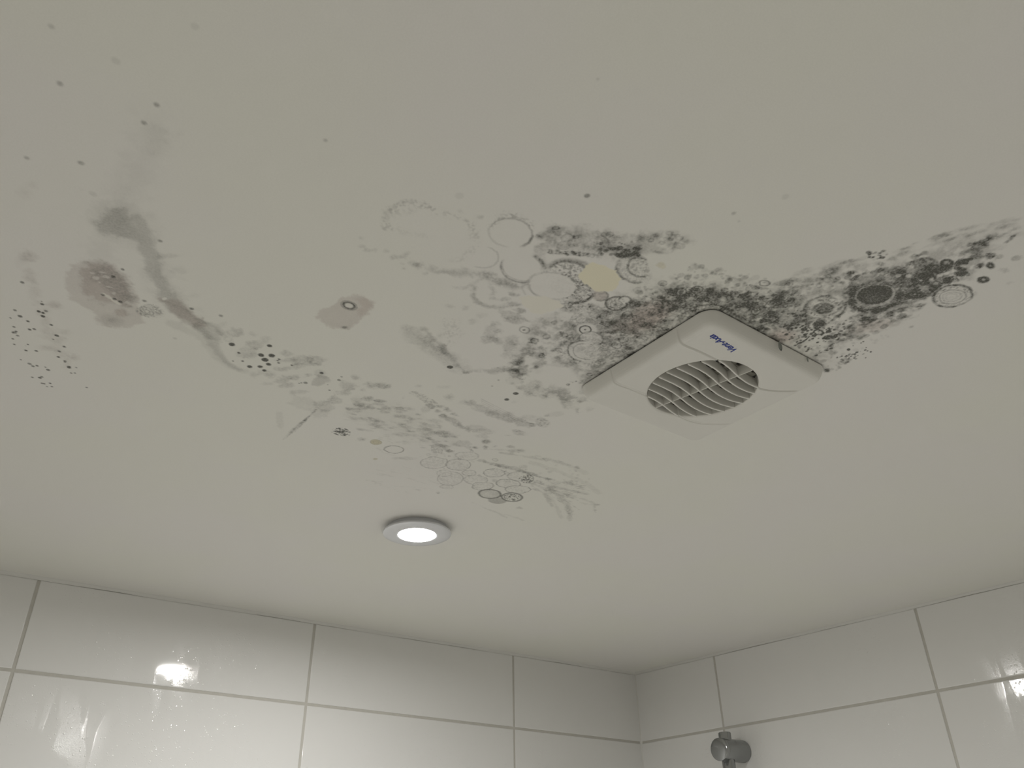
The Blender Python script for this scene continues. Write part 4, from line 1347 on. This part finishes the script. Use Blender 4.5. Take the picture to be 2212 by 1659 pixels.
# ------------------------------------------------------------------ downlights
def downlight(x, y, label):
    e0 = empty('downlight', (x, y, CEIL), label, 'downlight', 'round ceiling downlights')
    bm = bmesh.new()
    lathe(bm, [(0.0315, 0.0), (0.0345, 0.0), (0.0350, -0.0008), (0.0350, -0.0052), (0.0335, -0.0058), (0.0315, -0.0058)], 96)
    from_bm('collar', bm, M_BEZEL, e0)
    bm = bmesh.new()
    lathe(bm, [(0.0330, -0.0050), (0.0385, -0.0052), (0.0397, -0.0060), (0.0400, -0.0070), (0.0396, -0.0080), (0.0380, -0.0086), (0.0345, -0.0090),
               (0.0240, -0.0094), (0.0222, -0.0091), (0.0215, -0.0079), (0.0215, -0.0040)], 128)
    from_bm('bezel', bm, M_BEZEL, e0)
    bm = bmesh.new()
    prof = [(0.0211 * math.cos(t), -0.0074 - 0.0010 * math.sin(t)) for t in np.linspace(0, math.pi / 2, 9)]
    prof[-1] = (0.0, prof[-1][1])
    lathe(bm, [(0.0211, -0.0045)] + prof, 72)
    o = from_bm('lamp_lens', bm, M_LENS, e0)
    o['label'] = 'glowing white lamp face'
    ld = bpy.data.lights.new('downlight_beam', 'SPOT')
    ld.energy = SPOT_POWER
    ld.spot_size = math.radians(100)
    ld.spot_blend = 0.9
    ld.shadow_soft_size = 0.022
    ld.color = (1.0, 0.985, 0.955)
    lo_ = bpy.data.objects.new('beam', ld)
    COL.objects.link(lo_)
    lo_.parent = e0
    lo_.location = (0, 0, -0.034)
    return e0


downlight(*LIGHTS[0], 'lit round downlight with pale metal bezel, between the fan and the tiled walls')
downlight(*LIGHTS[1], 'lit round downlight just past the upper right edge, beyond the dark mould arm')


# ------------------------------------------------------------------ shower rail
def shower_rail():
    y0 = -0.2412
    xw = math.sin(TH) * 0.2412
    e0 = empty('shower_rail', (-0.040, y0, 0.62), 'chrome shower riser rail with round wall bracket fixed to the right tiled wall', 'shower rail')
    base = Vector((-0.040, y0, 0.62))

    def rel(p):
        return Vector(p) - base
    zt = CEIL - 0.1452
    # the tube: slightly fluted oval
    bm = bmesh.new()
    n = 48
    rings = []
    for z in (0.62, zt - 0.0015, zt):
        rr = []
        for k in range(n):
            a = 2 * math.pi * k / n
            r = 0.0108 * (1 + 0.018 * math.cos(6 * a))
            if z == zt:
                r *= 0.9
            rr.append(bm.verts.new(rel((-0.040 + r * math.cos(a), y0 + r * math.sin(a), z))))
        rings.append(rr)
    for a_, b_ in zip(rings, rings[1:]):
        for k in range(n):
            bm.faces.new((a_[k], a_[(k + 1) % n], b_[(k + 1) % n], b_[k]))
    bm.faces.new(rings[0]); bm.faces.new(rings[-1])
    from_bm('riser_tube', bm, M_CHROME, e0)
    for zc in (CEIL - 0.1737, 0.72):
        bm = bmesh.new()
        R = 0.0183
        lathe(bm, [(0, xw - 0.0012), (R * 0.97, xw - 0.0012), (R * 1.0, xw - 0.003), (R, -0.0530), (R * 0.985, -0.0536), (0, -0.0536)], 96, 'X', (0, y0, zc))
        for v in bm.verts:
            v.co -= base
        br = from_bm('wall_bracket', bm, M_CHROME2, e0)
        bm = bmesh.new()
        prof = [(R * 0.97, -0.0536), (R, -0.0541), (R, -0.0602)] + [(R * math.cos(t) if t < 1.5 else 0.0, -0.0602 - 0.0030 * math.sin(t)) for t in np.linspace(0.15, math.pi / 2, 12)]
        lathe(bm, [(0, -0.0536)] + prof, 96, 'X', (0, y0, zc))
        for v in bm.verts:
            v.co -= base
        from_bm('end_cap', bm, M_CHROME, br)


shower_rail()


# ------------------------------------------------------------------ water on the fan
def drop(name, lx, ly, size, stretch, label):
    """hanging bead on the fascia's shoulder"""
    bm = bmesh.new()
    prof = []
    for k in range(15):
        t = k / 14
        r = math.sin(math.pi * t ** 0.75) ** 0.8 * (0.35 + 0.65 * t) if 0 < t < 1 else 0.0
        prof.append((max(r, 0) * size, -t * size * stretch))
    lathe(bm, prof, 32)
    o = from_bm(name, bm, M_WATER, None, loc=(FC[0] + lx / 1000, FC[1] + ly / 1000, CEIL - 0.0014))
    o['label'] = label
    o['category'] = 'water drop'
    return o


drop('water_drop', 5.0, -74.4, 0.0022, 4.2, 'large hanging water drop on the right-hand edge of the fan')
drop('water_drop', 41.0, -74.0, 0.0009, 6.0, 'thin dark dribble on the fan edge, nearer its right corner')
